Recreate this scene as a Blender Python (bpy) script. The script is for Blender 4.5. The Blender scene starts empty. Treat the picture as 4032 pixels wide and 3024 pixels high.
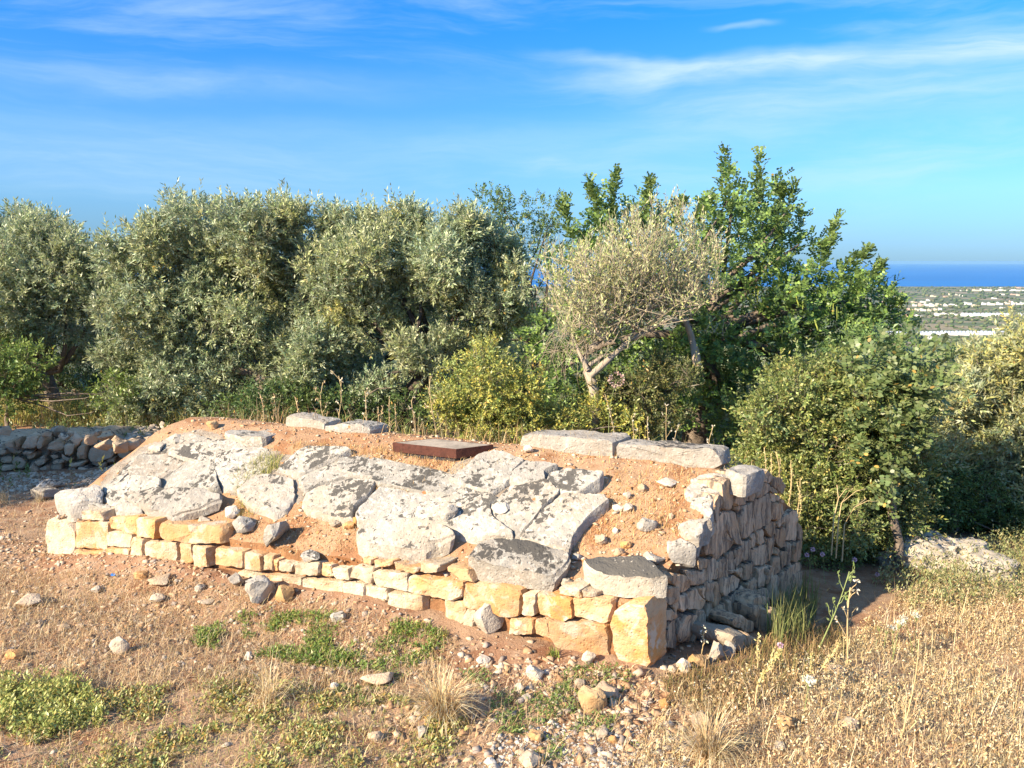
import bpy, bmesh, math, random
import numpy as np
from mathutils import Vector, noise as mnoise

R_ = math.radians
rng = np.random.default_rng(7)
random.seed(7)
scn = bpy.context.scene
COL = scn.collection

# ------------------------------------------------------------------ camera, sky, sun, exposure
CAM_Z, PITCH, F_PX, PX_W, PX_H = 2.2, R_(9.07), 3027.7, 4032, 3024
cam = bpy.data.cameras.new('camera')
cam.sensor_width = 36.0
cam.lens = F_PX / PX_W * 36.0
cam.clip_start, cam.clip_end = 0.05, 150000
cam_o = bpy.data.objects.new('camera', cam)
cam_o.location = (0, 0, CAM_Z)
cam_o.rotation_euler = (R_(90) - PITCH, 0, 0)
COL.objects.link(cam_o)
scn.camera = cam_o

SUN_EL = R_(29)
SUN_H = np.array([-0.81, -0.58]); SUN_H /= np.linalg.norm(SUN_H)
SUN_V = Vector((SUN_H[0] * math.cos(SUN_EL), SUN_H[1] * math.cos(SUN_EL), math.sin(SUN_EL)))
sun = bpy.data.lights.new('sun', 'SUN')
sun.energy = 4.4
sun.angle = R_(0.53)
sun.color = (1.0, 0.84, 0.62)
sun_o = bpy.data.objects.new('sun', sun)
sun_o.rotation_euler = SUN_V.to_track_quat('Z', 'Y').to_euler()
sun_o.location = SUN_V * 40
COL.objects.link(sun_o)

world = bpy.data.worlds.new('World')
scn.world = world
world.use_nodes = True
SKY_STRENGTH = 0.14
scn.view_settings.view_transform = 'Standard'
scn.view_settings.look = 'None'
scn.view_settings.gamma = 1.0
scn.view_settings.use_curve_mapping = False
scn.view_settings.exposure = 1.65
scn.cycles.use_denoising = True
scn.cycles.max_bounces = 6
scn.cycles.diffuse_bounces = 3
scn.cycles.transmission_bounces = 4
scn.cycles.transparent_max_bounces = 4
scn.cycles.volume_bounces = 0


class NT:
    """small helper round a node tree"""
    def __init__(s, tree):
        s.t = tree
        s.n = tree.nodes
        s.n.clear()

    def add(s, kind, ins=None, **props):
        nd = s.n.new(kind)
        for k, v in props.items():
            setattr(nd, k, v)
        for k, v in (ins or {}).items():
            s.set(nd, k, v)
        return nd

    def set(s, nd, k, v):
        sock = nd.inputs[k]
        if isinstance(v, bpy.types.NodeSocket):
            s.t.links.new(v, sock)
        elif isinstance(v, bpy.types.Node):
            s.t.links.new(v.outputs[0], sock)
        else:
            if sock.type == 'RGBA' and len(v) == 3:
                v = (*v, 1)
            sock.default_value = v

    def math(s, op, a, b=0.0, clamp=False):
        nd = s.add('ShaderNodeMath', operation=op, use_clamp=clamp)
        s.set(nd, 0, a)
        s.set(nd, 1, b)
        return nd.outputs[0]

    def ramp(s, fac, lo, hi, invert=False, smooth=True):
        nd = s.add('ShaderNodeMapRange', {'Value': fac, 'From Min': lo, 'From Max': hi,
                                          'To Min': 1.0 if invert else 0.0, 'To Max': 0.0 if invert else 1.0},
                   interpolation_type='SMOOTHSTEP' if smooth else 'LINEAR')
        return nd.outputs[0]

    def mix(s, fac, a, b, blend='MIX'):
        nd = s.add('ShaderNodeMix', data_type='RGBA', blend_type=blend)
        s.set(nd, 0, fac)
        s.set(nd, 6, a)
        s.set(nd, 7, b)
        return nd.outputs[2]

    def noise(s, vec, scale, detail=4.0, rough=0.55, dist=0.0):
        nd = s.add('ShaderNodeTexNoise', {'Scale': scale, 'Detail': detail, 'Roughness': rough, 'Distortion': dist})
        if vec is not None:
            s.set(nd, 'Vector', vec)
        return nd.outputs[0]


def build_world():
    w = NT(world.node_tree)
    sky = w.add('ShaderNodeTexSky', sky_type='NISHITA', sun_disc=False, sun_elevation=SUN_EL,
                sun_rotation=math.atan2(SUN_H[0], SUN_H[1]) % (2 * math.pi), altitude=200.0,
                air_density=1.0, dust_density=0.1, ozone_density=3.0)
    tc = w.add('ShaderNodeTexCoord')
    sep = w.add('ShaderNodeSeparateXYZ', {0: tc.outputs['Generated']})
    x, y, z = sep.outputs
    az = w.math('ARCTAN2', x, y)                      # 0 = straight ahead, + to the right
    el = w.math('ARCSINE', z)
    # humid sea air: the whitish horizon of the clear-sky model is tinted towards blue all round
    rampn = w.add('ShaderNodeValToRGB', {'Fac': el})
    stops = [(0.0, (0.080, 0.150, 0.29)), (0.03, (0.108, 0.185, 0.325)), (0.08, (0.165, 0.265, 0.385)), (0.15, (0.165, 0.310, 0.475)), (0.305, (0.050, 0.310, 0.60)), (0.55, (0.42, 0.66, 0.80)), (1.0, (0.82, 0.86, 0.84))]  # upper dome, out of view, kept bright and neutral as added fill for shade
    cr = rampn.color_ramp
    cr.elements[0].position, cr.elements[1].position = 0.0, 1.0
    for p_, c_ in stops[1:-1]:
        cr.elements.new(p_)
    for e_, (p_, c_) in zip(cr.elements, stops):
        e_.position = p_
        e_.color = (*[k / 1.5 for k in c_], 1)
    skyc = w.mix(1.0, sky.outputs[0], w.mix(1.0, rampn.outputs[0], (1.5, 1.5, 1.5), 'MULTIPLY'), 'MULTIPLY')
    warp = w.noise(w.add('ShaderNodeCombineXYZ', {0: w.math('MULTIPLY', az, 3.0), 1: w.math('MULTIPLY', el, 5.0)}), 1.3, 4)
    el2 = w.math('ADD', el, w.math('MULTIPLY', w.math('SUBTRACT', warp, 0.5), 0.05))
    vec = w.add('ShaderNodeCombineXYZ', {0: w.math('MULTIPLY', az, 2.0), 1: w.math('MULTIPLY', el2, 15.0), 2: 3.7})
    n1 = w.noise(vec, 1.0, 7, 0.6, 0.5)
    veil = w.ramp(n1, 0.45, 0.80)
    fine = w.noise(w.add('ShaderNodeCombineXYZ', {0: w.math('MULTIPLY', az, 6.0), 1: w.math('MULTIPLY', el2, 50.0)}), 1.0, 6, 0.65, 0.4)
    fine = w.ramp(fine, 0.25, 0.75)

    def streak(e0, slope, half, a0, a1, soft, amp):
        c = w.math('ADD', e0, w.math('MULTIPLY', az, slope))
        d = w.math('ABSOLUTE', w.math('SUBTRACT', el2, c))
        band = w.ramp(d, 0.0, half, invert=True)
        rise = w.ramp(az, a0 - soft, a0 + soft)
        fall = w.ramp(az, a1 - soft, a1 + soft, invert=True)
        return w.math('MULTIPLY', w.math('MULTIPLY', w.math('MULTIPLY', band, rise), fall), amp)
    total = w.math('MULTIPLY', veil, 0.46)
    for s in ((0.215, 0.02, 0.020, 0.12, 0.85, 0.07, 0.80), (0.175, 0.03, 0.05, 0.20, 0.85, 0.15, 0.5),
              (0.252, -0.12, 0.012, 0.04, 0.20, 0.05, 0.35), (0.250, -0.02, 0.012, 0.46, 0.80, 0.08, 0.40),
              (0.262, 0.0, 0.006, 0.24, 0.31, 0.02, 0.35), (0.14, 0.02, 0.05, -0.75, 0.25, 0.25, 0.24),
              (0.21, 0.03, 0.03, -0.75, -0.1, 0.2, 0.18)):
        total = w.math('ADD', total, w.math('MULTIPLY', streak(*s), w.math('ADD', w.math('MULTIPLY', fine, 0.6), 0.4)))
    total = w.math('MINIMUM', total, 0.8)
    total = w.math('MULTIPLY', total, w.ramp(el, 0.0, 0.12))
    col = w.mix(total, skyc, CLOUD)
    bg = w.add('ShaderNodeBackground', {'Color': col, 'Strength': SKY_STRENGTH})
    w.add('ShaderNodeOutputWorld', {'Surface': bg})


CLOUD = (1.7, 2.2, 2.5)
build_world()

# ------------------------------------------------------------------ numeric helpers
cP, sP = math.cos(PITCH), math.sin(PITCH)
EYE = np.array([0.0, 0.0, CAM_Z])
ZONES = {'a': (0, 1600, 1.95182), 'b': (1000, 1600, 1.95182), 'c': (1700, 1700, 1.843), 'd': (2300, 1750, 1.65895),
         'e': (0, 2250, 1.58), 'f': (1300, 2250, 1.58), 'k': (2632, 2250, 1.58), 'g': (2580, 1820, 3.68667),
         'h': (2580, 2220, 3.68667), 'r': (0, 1640, 1.81429), 'm': (400, 1600, 1.58625), 'n': (1300, 1700, 1.05833),
         't': (0, 0, 0.548607), 'q': (3000, 1300, 1.65891), 's': (3300, 1000, 3.02186), 'v': (1900, 550, 1.3275),
         'w': (900, 1480, 1.5875), 'z': (1340, 1614, 0.80686)}


def px(zone, x, y):
    ox, oy, s = ZONES[zone]
    return ox + x / s, oy + y / s


def ray(u, v):
    a = (u - PX_W / 2) / F_PX
    b = -(v - PX_H / 2) / F_PX
    return np.array([a, cP + b * sP, -sP + b * cP])


def at_depth(zone, x, y, dist):
    d = ray(*px(zone, x, y))
    return EYE + d * (dist / d[1])


def at_z(zone, x, y, z):
    d = ray(*px(zone, x, y))
    return EYE + d * ((z - CAM_Z) / d[2])


def on_plane(zone, x, y, A, B):
    d = ray(*px(zone, x, y))
    nx, ny = B[1] - A[1], -(B[0] - A[0])
    t = ((A[0] - EYE[0]) * nx + (A[1] - EYE[1]) * ny) / (d[0] * nx + d[1] * ny)
    return EYE + d * t


def sstep(a, b, x):
    t = np.clip((x - a) / (b - a), 0, 1)
    return t * t * (3 - 2 * t)


def vnoise(x, y, seed=0):
    xi, yi = np.floor(x).astype(np.int64), np.floor(y).astype(np.int64)
    fx, fy = x - xi, y - yi
    fx, fy = fx * fx * (3 - 2 * fx), fy * fy * (3 - 2 * fy)

    def h(a, b):
        n = (a * 374761393 + b * 668265263 + seed * 982451653) & 0xFFFFFFFF
        n = ((n ^ (n >> 13)) * 1274126177) & 0xFFFFFFFF
        return ((n ^ (n >> 16)) & 0xFFFF) / 65535.0
    return (h(xi, yi) * (1 - fx) + h(xi + 1, yi) * fx) * (1 - fy) + (h(xi, yi + 1) * (1 - fx) + h(xi + 1, yi + 1) * fx) * fy


def fbm(x, y, seed=0, octs=4):
    s, a, tot = 0, 1.0, 0
    for i in range(octs):
        s = s + a * vnoise(x * 2 ** i, y * 2 ** i, seed + i)
        tot += a
        a *= 0.5
    return s / tot - 0.5


# the tomb in plan: front wall FL-FR, gable wall FR-BR, ridge half way
FL = np.array([-3.463, 5.498])
FR = np.array([0.727, 3.880])
BR = np.array([2.20, 5.66])
GV = BR - FR
FV = FL - FR
G_HAT = GV / np.linalg.norm(GV)
F_HAT = FV / np.linalg.norm(FV)
_M = np.linalg.inv(np.array([FV, GV]).T)


def uw(x, y):
    dx, dy = np.asarray(x) - FR[0], np.asarray(y) - FR[1]
    return _M[0, 0] * dx + _M[0, 1] * dy, _M[1, 0] * dx + _M[1, 1] * dy


def ground_z(x, y):
    x, y = np.asarray(x, float), np.asarray(y, float)
    along = (x - FR[0]) * G_HAT[0] + (y - FR[1]) * G_HAT[1]
    z = -0.36 * sstep(0.0, 2.2, along) * sstep(-1.5, 1.0, x)
    z = z - 0.10 * np.clip(y - 5.5, 0, 8) * sstep(0.5, 3.5, x)
    z = z + 0.05 * fbm(x * 0.7, y * 0.7, 3, 3) * sstep(60, 20, y)
    u_, w_ = uw(x, y)
    d_ = -w_ * 1.9                                   # metres in front of the front wall
    z = z + 0.125 * sstep(0.45, 0.0, d_) * (d_ > -0.25) * sstep(0.14, 0.42, u_) * sstep(1.0, 0.80, u_) + 0.03 * sstep(0.3, 0.0, d_) * (d_ > -0.2) * (u_ > 0) * (u_ < 1)
    far = np.interp(y, [12.5, 14, 40, 200, 500, 800, 1300, 2500, 4700, 5100, 9000],
                    [0, -0.3, -6, -35, -66, -90, -111, -131, -148.5, -152, -170])
    return z + far


def roof_z(x, y):
    u, w = uw(x, y)
    tri = 1 - np.abs(np.clip(w, 0, 1) - 0.5) * 2
    tri = tri * (1 + 0.20 * sstep(0.02, 0.22, u))
    tri = np.where(tri > 0.86, 0.86 + 0.14 * np.tanh((tri - 0.86) / 0.14 * 0.55), tri)
    base = 0.335 + 0.0 * u
    return base + (0.895 - base) * tri * 1.05


def in_mound(x, y, m=0.0):
    u, w = uw(x, y)
    return (u > m) & (u < 1 - m) & (w > m) & (w < 1 - m)


def height(x, y):
    g = ground_z(x, y)
    return np.where(in_mound(x, y), np.maximum(g, roof_z(x, y)), g)


def hit(zone, x, y, off=0.0, fn=height):
    d = ray(*px(zone, x, y))
    d = d / np.linalg.norm(d)
    t = np.linspace(1.0, 16.0, 3000)
    p = EYE[None] + d[None] * t[:, None]
    below = p[:, 2] < fn(p[:, 0], p[:, 1]) + off
    i = int(np.argmax(below)) if below.any() else len(t) - 1
    return p[i]


# ------------------------------------------------------------------ object helpers
def tag(o, label=None, cat=None, group=None, kind=None):
    if label:
        o['label'] = label
    if cat:
        o['category'] = cat
    if group:
        o['group'] = group
    if kind:
        o['kind'] = kind
    return o


def thing(name, loc, label, cat, group=None):
    o = bpy.data.objects.new(name, None)
    o.empty_display_size = 0.1
    o.location = tuple(float(c) for c in loc)
    COL.objects.link(o)
    return tag(o, label, cat, group)


def link(name, me, parent=None, loc=None):
    o = bpy.data.objects.new(name, me)
    COL.objects.link(o)
    if loc is not None:
        o.location = tuple(float(c) for c in loc)
    if parent is not None:
        o.parent = parent
    return o


def mesh_py(name, V, F, mats, smooth=False, angle=None, midx=None):
    me = bpy.data.meshes.new(name)
    me.from_pydata([tuple(map(float, v)) for v in V], [], F)
    for m in (mats if isinstance(mats, (list, tuple)) else [mats]):
        me.materials.append(m)
    if midx is not None:
        me.polygons.foreach_set('material_index', midx)
    if smooth:
        me.shade_smooth()
        if angle:
            me.set_sharp_from_angle(angle=angle)
    me.update()
    return me


def mesh_k(name, V, k, mat, cols=None, smooth=False):
    """V: (n*k,3): n separate k-gons"""
    n = len(V) // k
    me = bpy.data.meshes.new(name)
    me.vertices.add(n * k)
    me.vertices.foreach_set('co', np.ascontiguousarray(V, dtype=np.float32).ravel())
    me.loops.add(n * k)
    me.loops.foreach_set('vertex_index', np.arange(n * k, dtype=np.int32))
    me.polygons.add(n)
    me.polygons.foreach_set('loop_start', np.arange(0, n * k, k, dtype=np.int32))
    me.polygons.foreach_set('loop_total', np.full(n, k, dtype=np.int32))
    if cols is not None:
        c = np.ones((n, k, 4), dtype=np.float32)
        c[:, :, :3] = cols[:, None, :]
        at = me.color_attributes.new('Col', 'FLOAT_COLOR', 'POINT')
        at.data.foreach_set('color', c.ravel())
    me.materials.append(mat)
    me.update(calc_edges=True)
    if smooth:
        me.shade_smooth()
    return me


def mesh_tri(name, V, T, mat, cols=None):
    """V (n,3), T (m,3) arrays"""
    me = bpy.data.meshes.new(name)
    me.vertices.add(len(V))
    me.vertices.foreach_set('co', np.ascontiguousarray(V, dtype=np.float32).ravel())
    me.loops.add(len(T) * 3)
    me.loops.foreach_set('vertex_index', np.ascontiguousarray(T, dtype=np.int32).ravel())
    me.polygons.add(len(T))
    me.polygons.foreach_set('loop_start', np.arange(0, len(T) * 3, 3, dtype=np.int32))
    me.polygons.foreach_set('loop_total', np.full(len(T), 3, dtype=np.int32))
    if cols is not None:
        c = np.ones((len(V), 4), dtype=np.float32)
        c[:, :3] = cols
        at = me.color_attributes.new('Col', 'FLOAT_COLOR', 'POINT')
        at.data.foreach_set('color', c.ravel())
    me.materials.append(mat)
    me.update(calc_edges=True)
    return me


def norm(a):
    return a / np.maximum(np.linalg.norm(a, axis=-1, keepdims=True), 1e-9)


# ------------------------------------------------------------------ materials
def new_mat(name):
    m = bpy.data.materials.new(name)
    m.use_nodes = True
    return m, NT(m.node_tree)


def finish(t, color, rough=0.9, bump=None, dist=0.01, spec=0.25, strength=0.8):
    ins = {'Base Color': color, 'Roughness': rough, 'Specular IOR Level': spec}
    if bump is not None:
        b = t.add('ShaderNodeBump', {'Height': bump, 'Distance': dist, 'Strength': strength})
        ins['Normal'] = b
    p = t.add('ShaderNodeBsdfPrincipled', ins)
    t.add('ShaderNodeOutputMaterial', {'Surface': p.outputs[0]})


def stone_mat(name, pale, mid, stain, stain_amt=0.5, black=0.0, white=0.0, orange=0.0, streak=False, scale=1.0, vary=0.3, patchy=0.0):
    m, t = new_mat(name)
    tc = t.add('ShaderNodeTexCoord')
    oi = t.add('ShaderNodeObjectInfo')
    rnd = oi.outputs['Random']
    vec = t.add('ShaderNodeVectorMath', {0: tc.outputs['Object'], 1: t.add('ShaderNodeCombineXYZ', {0: t.math('MULTIPLY', rnd, 37.0), 1: t.math('MULTIPLY', rnd, 91.0), 2: t.math('MULTIPLY', rnd, 13.0)})}, operation='ADD').outputs[0]
    n1 = t.noise(vec, 5.0 * scale, 6, 0.6)
    n2 = t.noise(vec, 22.0 * scale, 5, 0.65)
    col = t.mix(t.ramp(n1, 0.3, 0.7), pale, mid)
    amt = t.math('ADD', t.math('MULTIPLY', rnd, vary * 1.3), stain_amt - vary * 0.65)
    st = t.math('MULTIPLY', t.ramp(t.noise(vec, 3.2 * scale, 5, 0.6, 0.4), 0.40, 0.62), amt, True)
    st = t.math('ADD', st, t.math('MULTIPLY', amt, 0.25), True)
    col = t.mix(st, col, stain)
    if streak:
        sv = t.add('ShaderNodeMapping', {'Vector': vec, 'Scale': (16.0, 16.0, 2.0)})
        s = t.ramp(t.noise(sv, 2.0, 5, 0.65), 0.44, 0.64)
        col = t.mix(t.math('MULTIPLY', s, 0.8), col, (0.085, 0.072, 0.06))
    col = t.mix(t.math('MULTIPLY', t.ramp(n2, 0.55, 0.75), 0.45), col, tuple(c * 0.55 for c in mid))
    up = t.ramp(t.add('ShaderNodeSeparateXYZ', {0: t.add('ShaderNodeNewGeometry').outputs['Normal']}).outputs[2], 0.35, 0.75)
    if white:
        wl = t.math('MULTIPLY', t.ramp(t.noise(vec, 30.0, 4, 0.6), 0.52, 0.58), white)
        col = t.mix(wl, col, (0.50, 0.47, 0.41))
    if patchy:
        pw = t.ramp(t.noise(vec, 6.5, 6, 0.62, 0.5), 0.50, 0.60)
        col = t.mix(t.math('MULTIPLY', pw, patchy), col, (0.50, 0.44, 0.34))
        pg = t.ramp(t.noise(vec, 11.0, 6, 0.68, 0.6), 0.58, 0.68)
        col = t.mix(t.math('MULTIPLY', pg, patchy * 0.6), col, (0.25, 0.215, 0.17))
    if black:
        big = t.math('ADD', t.noise(vec, 3.6, 3, 0.55), t.math('MULTIPLY', t.math('SUBTRACT', t.math('FRACT', t.math('MULTIPLY', rnd, 5.7)), 0.5), 0.12))
        bl = t.noise(vec, 24.0, 7, 0.66, 0.4)
        v = t.math('ADD', bl, t.math('MULTIPLY', t.math('SUBTRACT', big, 0.5), 0.75))
        bm = t.math('MULTIPLY', t.math('MULTIPLY', t.ramp(v, 0.565 - 0.05 * black, 0.615 - 0.05 * black), up), 0.9)
        col = t.mix(bm, col, (0.055, 0.052, 0.047))
    if orange:
        vo = t.add('ShaderNodeTexVoronoi', {'Vector': vec, 'Scale': 5.0, 'Randomness': 1.0})
        om = t.ramp(t.math('ADD', vo.outputs['Distance'], t.math('MULTIPLY', n2, 0.12)), 0.12, 0.15, invert=True)
        pick = t.ramp(t.add('ShaderNodeSeparateColor', {0: vo.outputs['Color']}).outputs[0], 0.70, 0.72)
        col = t.mix(t.math('MULTIPLY', t.math('MULTIPLY', om, pick), orange), col, (0.55, 0.14, 0.03))
    br = t.math('ADD', t.math('MULTIPLY', t.math('FRACT', t.math('MULTIPLY', rnd, 7.31)), 0.36), 0.82)
    col = t.mix(1.0, col, t.add('ShaderNodeCombineColor', {0: br, 1: br, 2: br}), 'MULTIPLY')
    pit = t.add('ShaderNodeTexVoronoi', {'Vector': vec, 'Scale': 38.0})
    bump = t.math('ADD', t.math('MULTIPLY', n1, 0.8), t.math('ADD', t.math('MULTIPLY', n2, 0.6), t.math('MULTIPLY', t.ramp(pit.outputs['Distance'], 0.0, 0.35), 0.18)))
    bump = t.math('ADD', bump, t.math('MULTIPLY', t.noise(vec, 90.0, 3), 0.15))
    finish(t, col, 0.92, bump, 0.022, 0.2, 0.9)
    return m


M = {}
M['roof'] = stone_mat('lichen_limestone', (0.35, 0.325, 0.28), (0.25, 0.235, 0.205), (0.33, 0.25, 0.17), 0.18, black=0.6, white=0.5, orange=0.8)
M['roof_pale'] = stone_mat('pale_slab_limestone', (0.36, 0.335, 0.29), (0.27, 0.25, 0.22), (0.34, 0.26, 0.17), 0.25, black=0.35, white=0.35)
M['roof_dark'] = stone_mat('dark_crusted_limestone', (0.36, 0.335, 0.28), (0.27, 0.25, 0.21), (0.34, 0.26, 0.17), 0.25, black=5.0, white=0.2)
M['front'] = stone_mat('ochre_limestone', (0.50, 0.37, 0.24), (0.46, 0.285, 0.145), (0.50, 0.22, 0.06), 0.5, vary=0.55, patchy=0.75)
M['front_pale'] = stone_mat('cream_limestone', (0.48, 0.41, 0.30), (0.38, 0.29, 0.19), (0.44, 0.25, 0.11), 0.3, vary=0.5, white=0.25, patchy=0.6)
M['gable'] = stone_mat('weathered_grey_limestone', (0.60, 0.44, 0.29), (0.45, 0.33, 0.215), (0.48, 0.28, 0.14), 0.35, streak=True, vary=0.5, black=0.2)
M['rubble'] = stone_mat('rubble_limestone', (0.52, 0.40, 0.27), (0.37, 0.28, 0.19), (0.42, 0.26, 0.14), 0.25, black=0.35, vary=0.5)
M['rock'] = stone_mat('loose_rock', (0.42, 0.36, 0.28), (0.32, 0.26, 0.19), (0.40, 0.25, 0.13), 0.3, vary=0.5)
M['rock_grey'] = stone_mat('grey_rock', (0.32, 0.30, 0.27), (0.23, 0.215, 0.19), (0.28, 0.23, 0.17), 0.2, white=0.35)
M['rock_white'] = stone_mat('white_rock', (0.53, 0.48, 0.40), (0.43, 0.36, 0.28), (0.43, 0.31, 0.19), 0.15, vary=0.2)
M['rock_ochre'] = stone_mat('ochre_rock', (0.46, 0.34, 0.20), (0.40, 0.25, 0.12), (0.45, 0.21, 0.06), 0.5, vary=0.4)
M['outcrop'] = stone_mat('outcrop_limestone', (0.44, 0.39, 0.31), (0.32, 0.28, 0.23), (0.36, 0.28, 0.18), 0.25, black=0.3, white=0.4, scale=0.7)


def soil_mat(name, a, b, c, pebble, pscale):
    m, t = new_mat(name)
    tc = t.add('ShaderNodeTexCoord').outputs['Object']
    n1 = t.noise(tc, 1.1, 6, 0.6)
    n2 = t.noise(tc, 9.0, 6, 0.65)
    col = t.mix(t.ramp(n1, 0.38, 0.62), a, b)
    col = t.mix(t.ramp(n2, 0.42, 0.66), col, c)
    n4 = t.noise(tc, 3.4, 5, 0.62, 0.3)
    col = t.mix(t.math('MULTIPLY', t.ramp(n4, 0.52, 0.64), 0.75), col, tuple(k * f for k, f in zip(a, (0.72, 0.6, 0.52))))
    vo = t.add('ShaderNodeTexVoronoi', {'Vector': tc, 'Scale': pscale})
    vs = t.add('ShaderNodeSeparateColor', {0: vo.outputs['Color']})
    size = t.math('MULTIPLY', vs.outputs[0], 0.42)
    peb = t.math('MULTIPLY', t.ramp(t.math('SUBTRACT', vo.outputs['Distance'], size), -0.10, 0.0, invert=True), t.ramp(vs.outputs[1], 0.35, 0.5))
    pc = t.mix(vs.outputs[2], tuple(k * 0.55 for k in pebble), pebble)
    col = t.mix(t.math('MULTIPLY', peb, 0.85), col, pc)
    n3 = t.noise(tc, 70.0, 4, 0.7)
    col = t.mix(t.math('MULTIPLY', t.ramp(n3, 0.5, 0.72), 0.5), col, tuple(k * 0.5 for k in a))
    bump = t.math('ADD', t.math('MULTIPLY', peb, 0.5), t.math('ADD', n2, t.math('MULTIPLY', n3, 0.5)))
    finish(t, col, 0.95, bump, 0.02, 0.1)
    return m


M['soil'] = soil_mat('red_stony_soil', (0.255, 0.14, 0.083), (0.33, 0.215, 0.135), (0.34, 0.235, 0.155), (0.42, 0.32, 0.23), 26)
M['earth'] = soil_mat('orange_mound_earth', (0.33, 0.18, 0.095), (0.39, 0.25, 0.15), (0.37, 0.23, 0.135), (0.47, 0.35, 0.23), 30)
M['core'] = soil_mat('dark_joint_earth', (0.27, 0.14, 0.065), (0.34, 0.19, 0.095), (0.22, 0.11, 0.055), (0.42, 0.29, 0.17), 40)

M['joint'] = soil_mat('grey_joint_grit', (0.27, 0.235, 0.19), (0.33, 0.28, 0.22), (0.22, 0.18, 0.14), (0.40, 0.36, 0.30), 45)
m, t = new_mat('plain_farmland')
tc = t.add('ShaderNodeTexCoord').outputs['Object']
sc = t.add('ShaderNodeMapping', {'Vector': tc, 'Scale': (0.004, 0.004, 0.004)})
n1 = t.noise(sc, 1.0, 4, 0.6)
vo = t.add('ShaderNodeTexVoronoi', {'Vector': sc, 'Scale': 2.6})
vs = t.add('ShaderNodeSeparateColor', {0: vo.outputs['Color']})
col = t.mix(t.ramp(n1, 0.42, 0.6), (0.10, 0.12, 0.05), (0.16, 0.15, 0.08))
col = t.mix(t.math('MULTIPLY', t.ramp(vs.outputs[0], 0.72, 0.76), 0.7), col, (0.34, 0.25, 0.16))
fn = t.noise(tc, 0.15, 5, 0.7)
col = t.mix(t.math('MULTIPLY', t.ramp(fn, 0.45, 0.6), 0.7), col, (0.055, 0.08, 0.035))
finish(t, col, 0.95, None)
M['plain'] = m

m, t = new_mat('sea_water')
tc = t.add('ShaderNodeTexCoord').outputs['Object']
nn = t.noise(t.add('ShaderNodeMapping', {'Vector': tc, 'Scale': (0.0004, 0.002, 0.001)}), 1.0, 4, 0.6)
col = t.mix(t.ramp(nn, 0.3, 0.7), (0.012, 0.105, 0.32), (0.016, 0.13, 0.37))
finish(t, col, 0.55, None, spec=0.08)
M['sea'] = m


def plain_mat(name, col, rough=0.8, spec=0.3, nscale=None, dark=0.6, bump=0.0, metallic=0.0):
    m, t = new_mat(name)
    c = col
    bmp = None
    if nscale:
        tc = t.add('ShaderNodeTexCoord').outputs['Object']
        n = t.noise(tc, nscale, 6, 0.65)
        c = t.mix(t.ramp(n, 0.4, 0.7), col, tuple(k * dark for k in col))
        bmp = n if bump else None
    finish(t, c, rough, bmp, bump or 0.01, spec)
    return m


def leaf_mat(name, under=None, trans=0.25, rough=0.5, spec=0.3):
    m, t = new_mat(name)
    c = t.add('ShaderNodeVertexColor', layer_name='Col').outputs[0]
    if under:
        geo = t.add('ShaderNodeNewGeometry')
        c = t.mix(t.math('MULTIPLY', geo.outputs['Backfacing'], under[1]), c, under[0])
    p = t.add('ShaderNodeBsdfPrincipled', {'Base Color': c, 'Roughness': rough, 'Specular IOR Level': spec})
    tr = t.add('ShaderNodeBsdfTranslucent', {'Color': c})
    mx = t.add('ShaderNodeMixShader', {0: trans, 1: p.outputs[0], 2: tr.outputs[0]})
    t.add('ShaderNodeOutputMaterial', {'Surface': mx.outputs[0]})
    return m


M['olive_leaf'] = leaf_mat('olive_leaf', ((0.38, 0.41, 0.28), 0.65), 0.32, 0.45, 0.45)
M['leaf'] = leaf_mat('green_leaf', ((0.17, 0.24, 0.08), 0.3), 0.36, 0.42, 0.4)
M['straw'] = leaf_mat('dry_straw', None, 0.25, 0.8, 0.1)
M['pebble'] = leaf_mat('pebble', None, 0.0, 0.9, 0.15)
M['grove'] = leaf_mat('grove_crowns', None, 0.0, 0.9, 0.1)
M['bark'] = plain_mat('olive_bark', (0.20, 0.16, 0.125), 0.95, 0.1, 14.0, 0.45, 0.03)
M['bark_dark'] = plain_mat('dark_bark', (0.10, 0.08, 0.065), 0.95, 0.1, 14.0, 0.5, 0.03)
M['twig'] = plain_mat('grey_twig', (0.34, 0.28, 0.21), 0.9, 0.1)
M['stem'] = plain_mat('dry_stem', (0.45, 0.34, 0.18), 0.9, 0.1)
M['stem_green'] = plain_mat('green_stem', (0.20, 0.24, 0.09), 0.8, 0.2)
M['rust'] = plain_mat('rusty_steel', (0.085, 0.030, 0.020), 0.8, 0.25, 30.0, 0.6, 0.004)
M['concrete'] = plain_mat('weathered_concrete', (0.36, 0.30, 0.23), 0.9, 0.2, 9.0, 0.6, 0.006)
M['white_wall'] = plain_mat('white_plaster', (0.52, 0.50, 0.46), 0.85, 0.2)
M['cream_wall'] = plain_mat('cream_plaster', (0.52, 0.43, 0.32), 0.85, 0.2)
M['pink_wall'] = plain_mat('pinkish_plaster', (0.46, 0.30, 0.24), 0.85, 0.2)
M['film'] = plain_mat('greenhouse_film', (0.62, 0.62, 0.62), 0.5, 0.4)
M['dark_open'] = plain_mat('dark_opening', (0.05, 0.05, 0.055), 0.6, 0.3)
M['blue_plastic'] = plain_mat('blue_plastic', (0.03, 0.16, 0.45), 0.4, 0.5)
M['black_plastic'] = plain_mat('black_plastic', (0.03, 0.03, 0.035), 0.5, 0.4)
M['yellow_plastic'] = plain_mat('yellow_plastic', (0.65, 0.38, 0.06), 0.5, 0.4)
M['petal_pink'] = plain_mat('pink_petal', (0.55, 0.30, 0.50), 0.7, 0.2)
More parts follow.
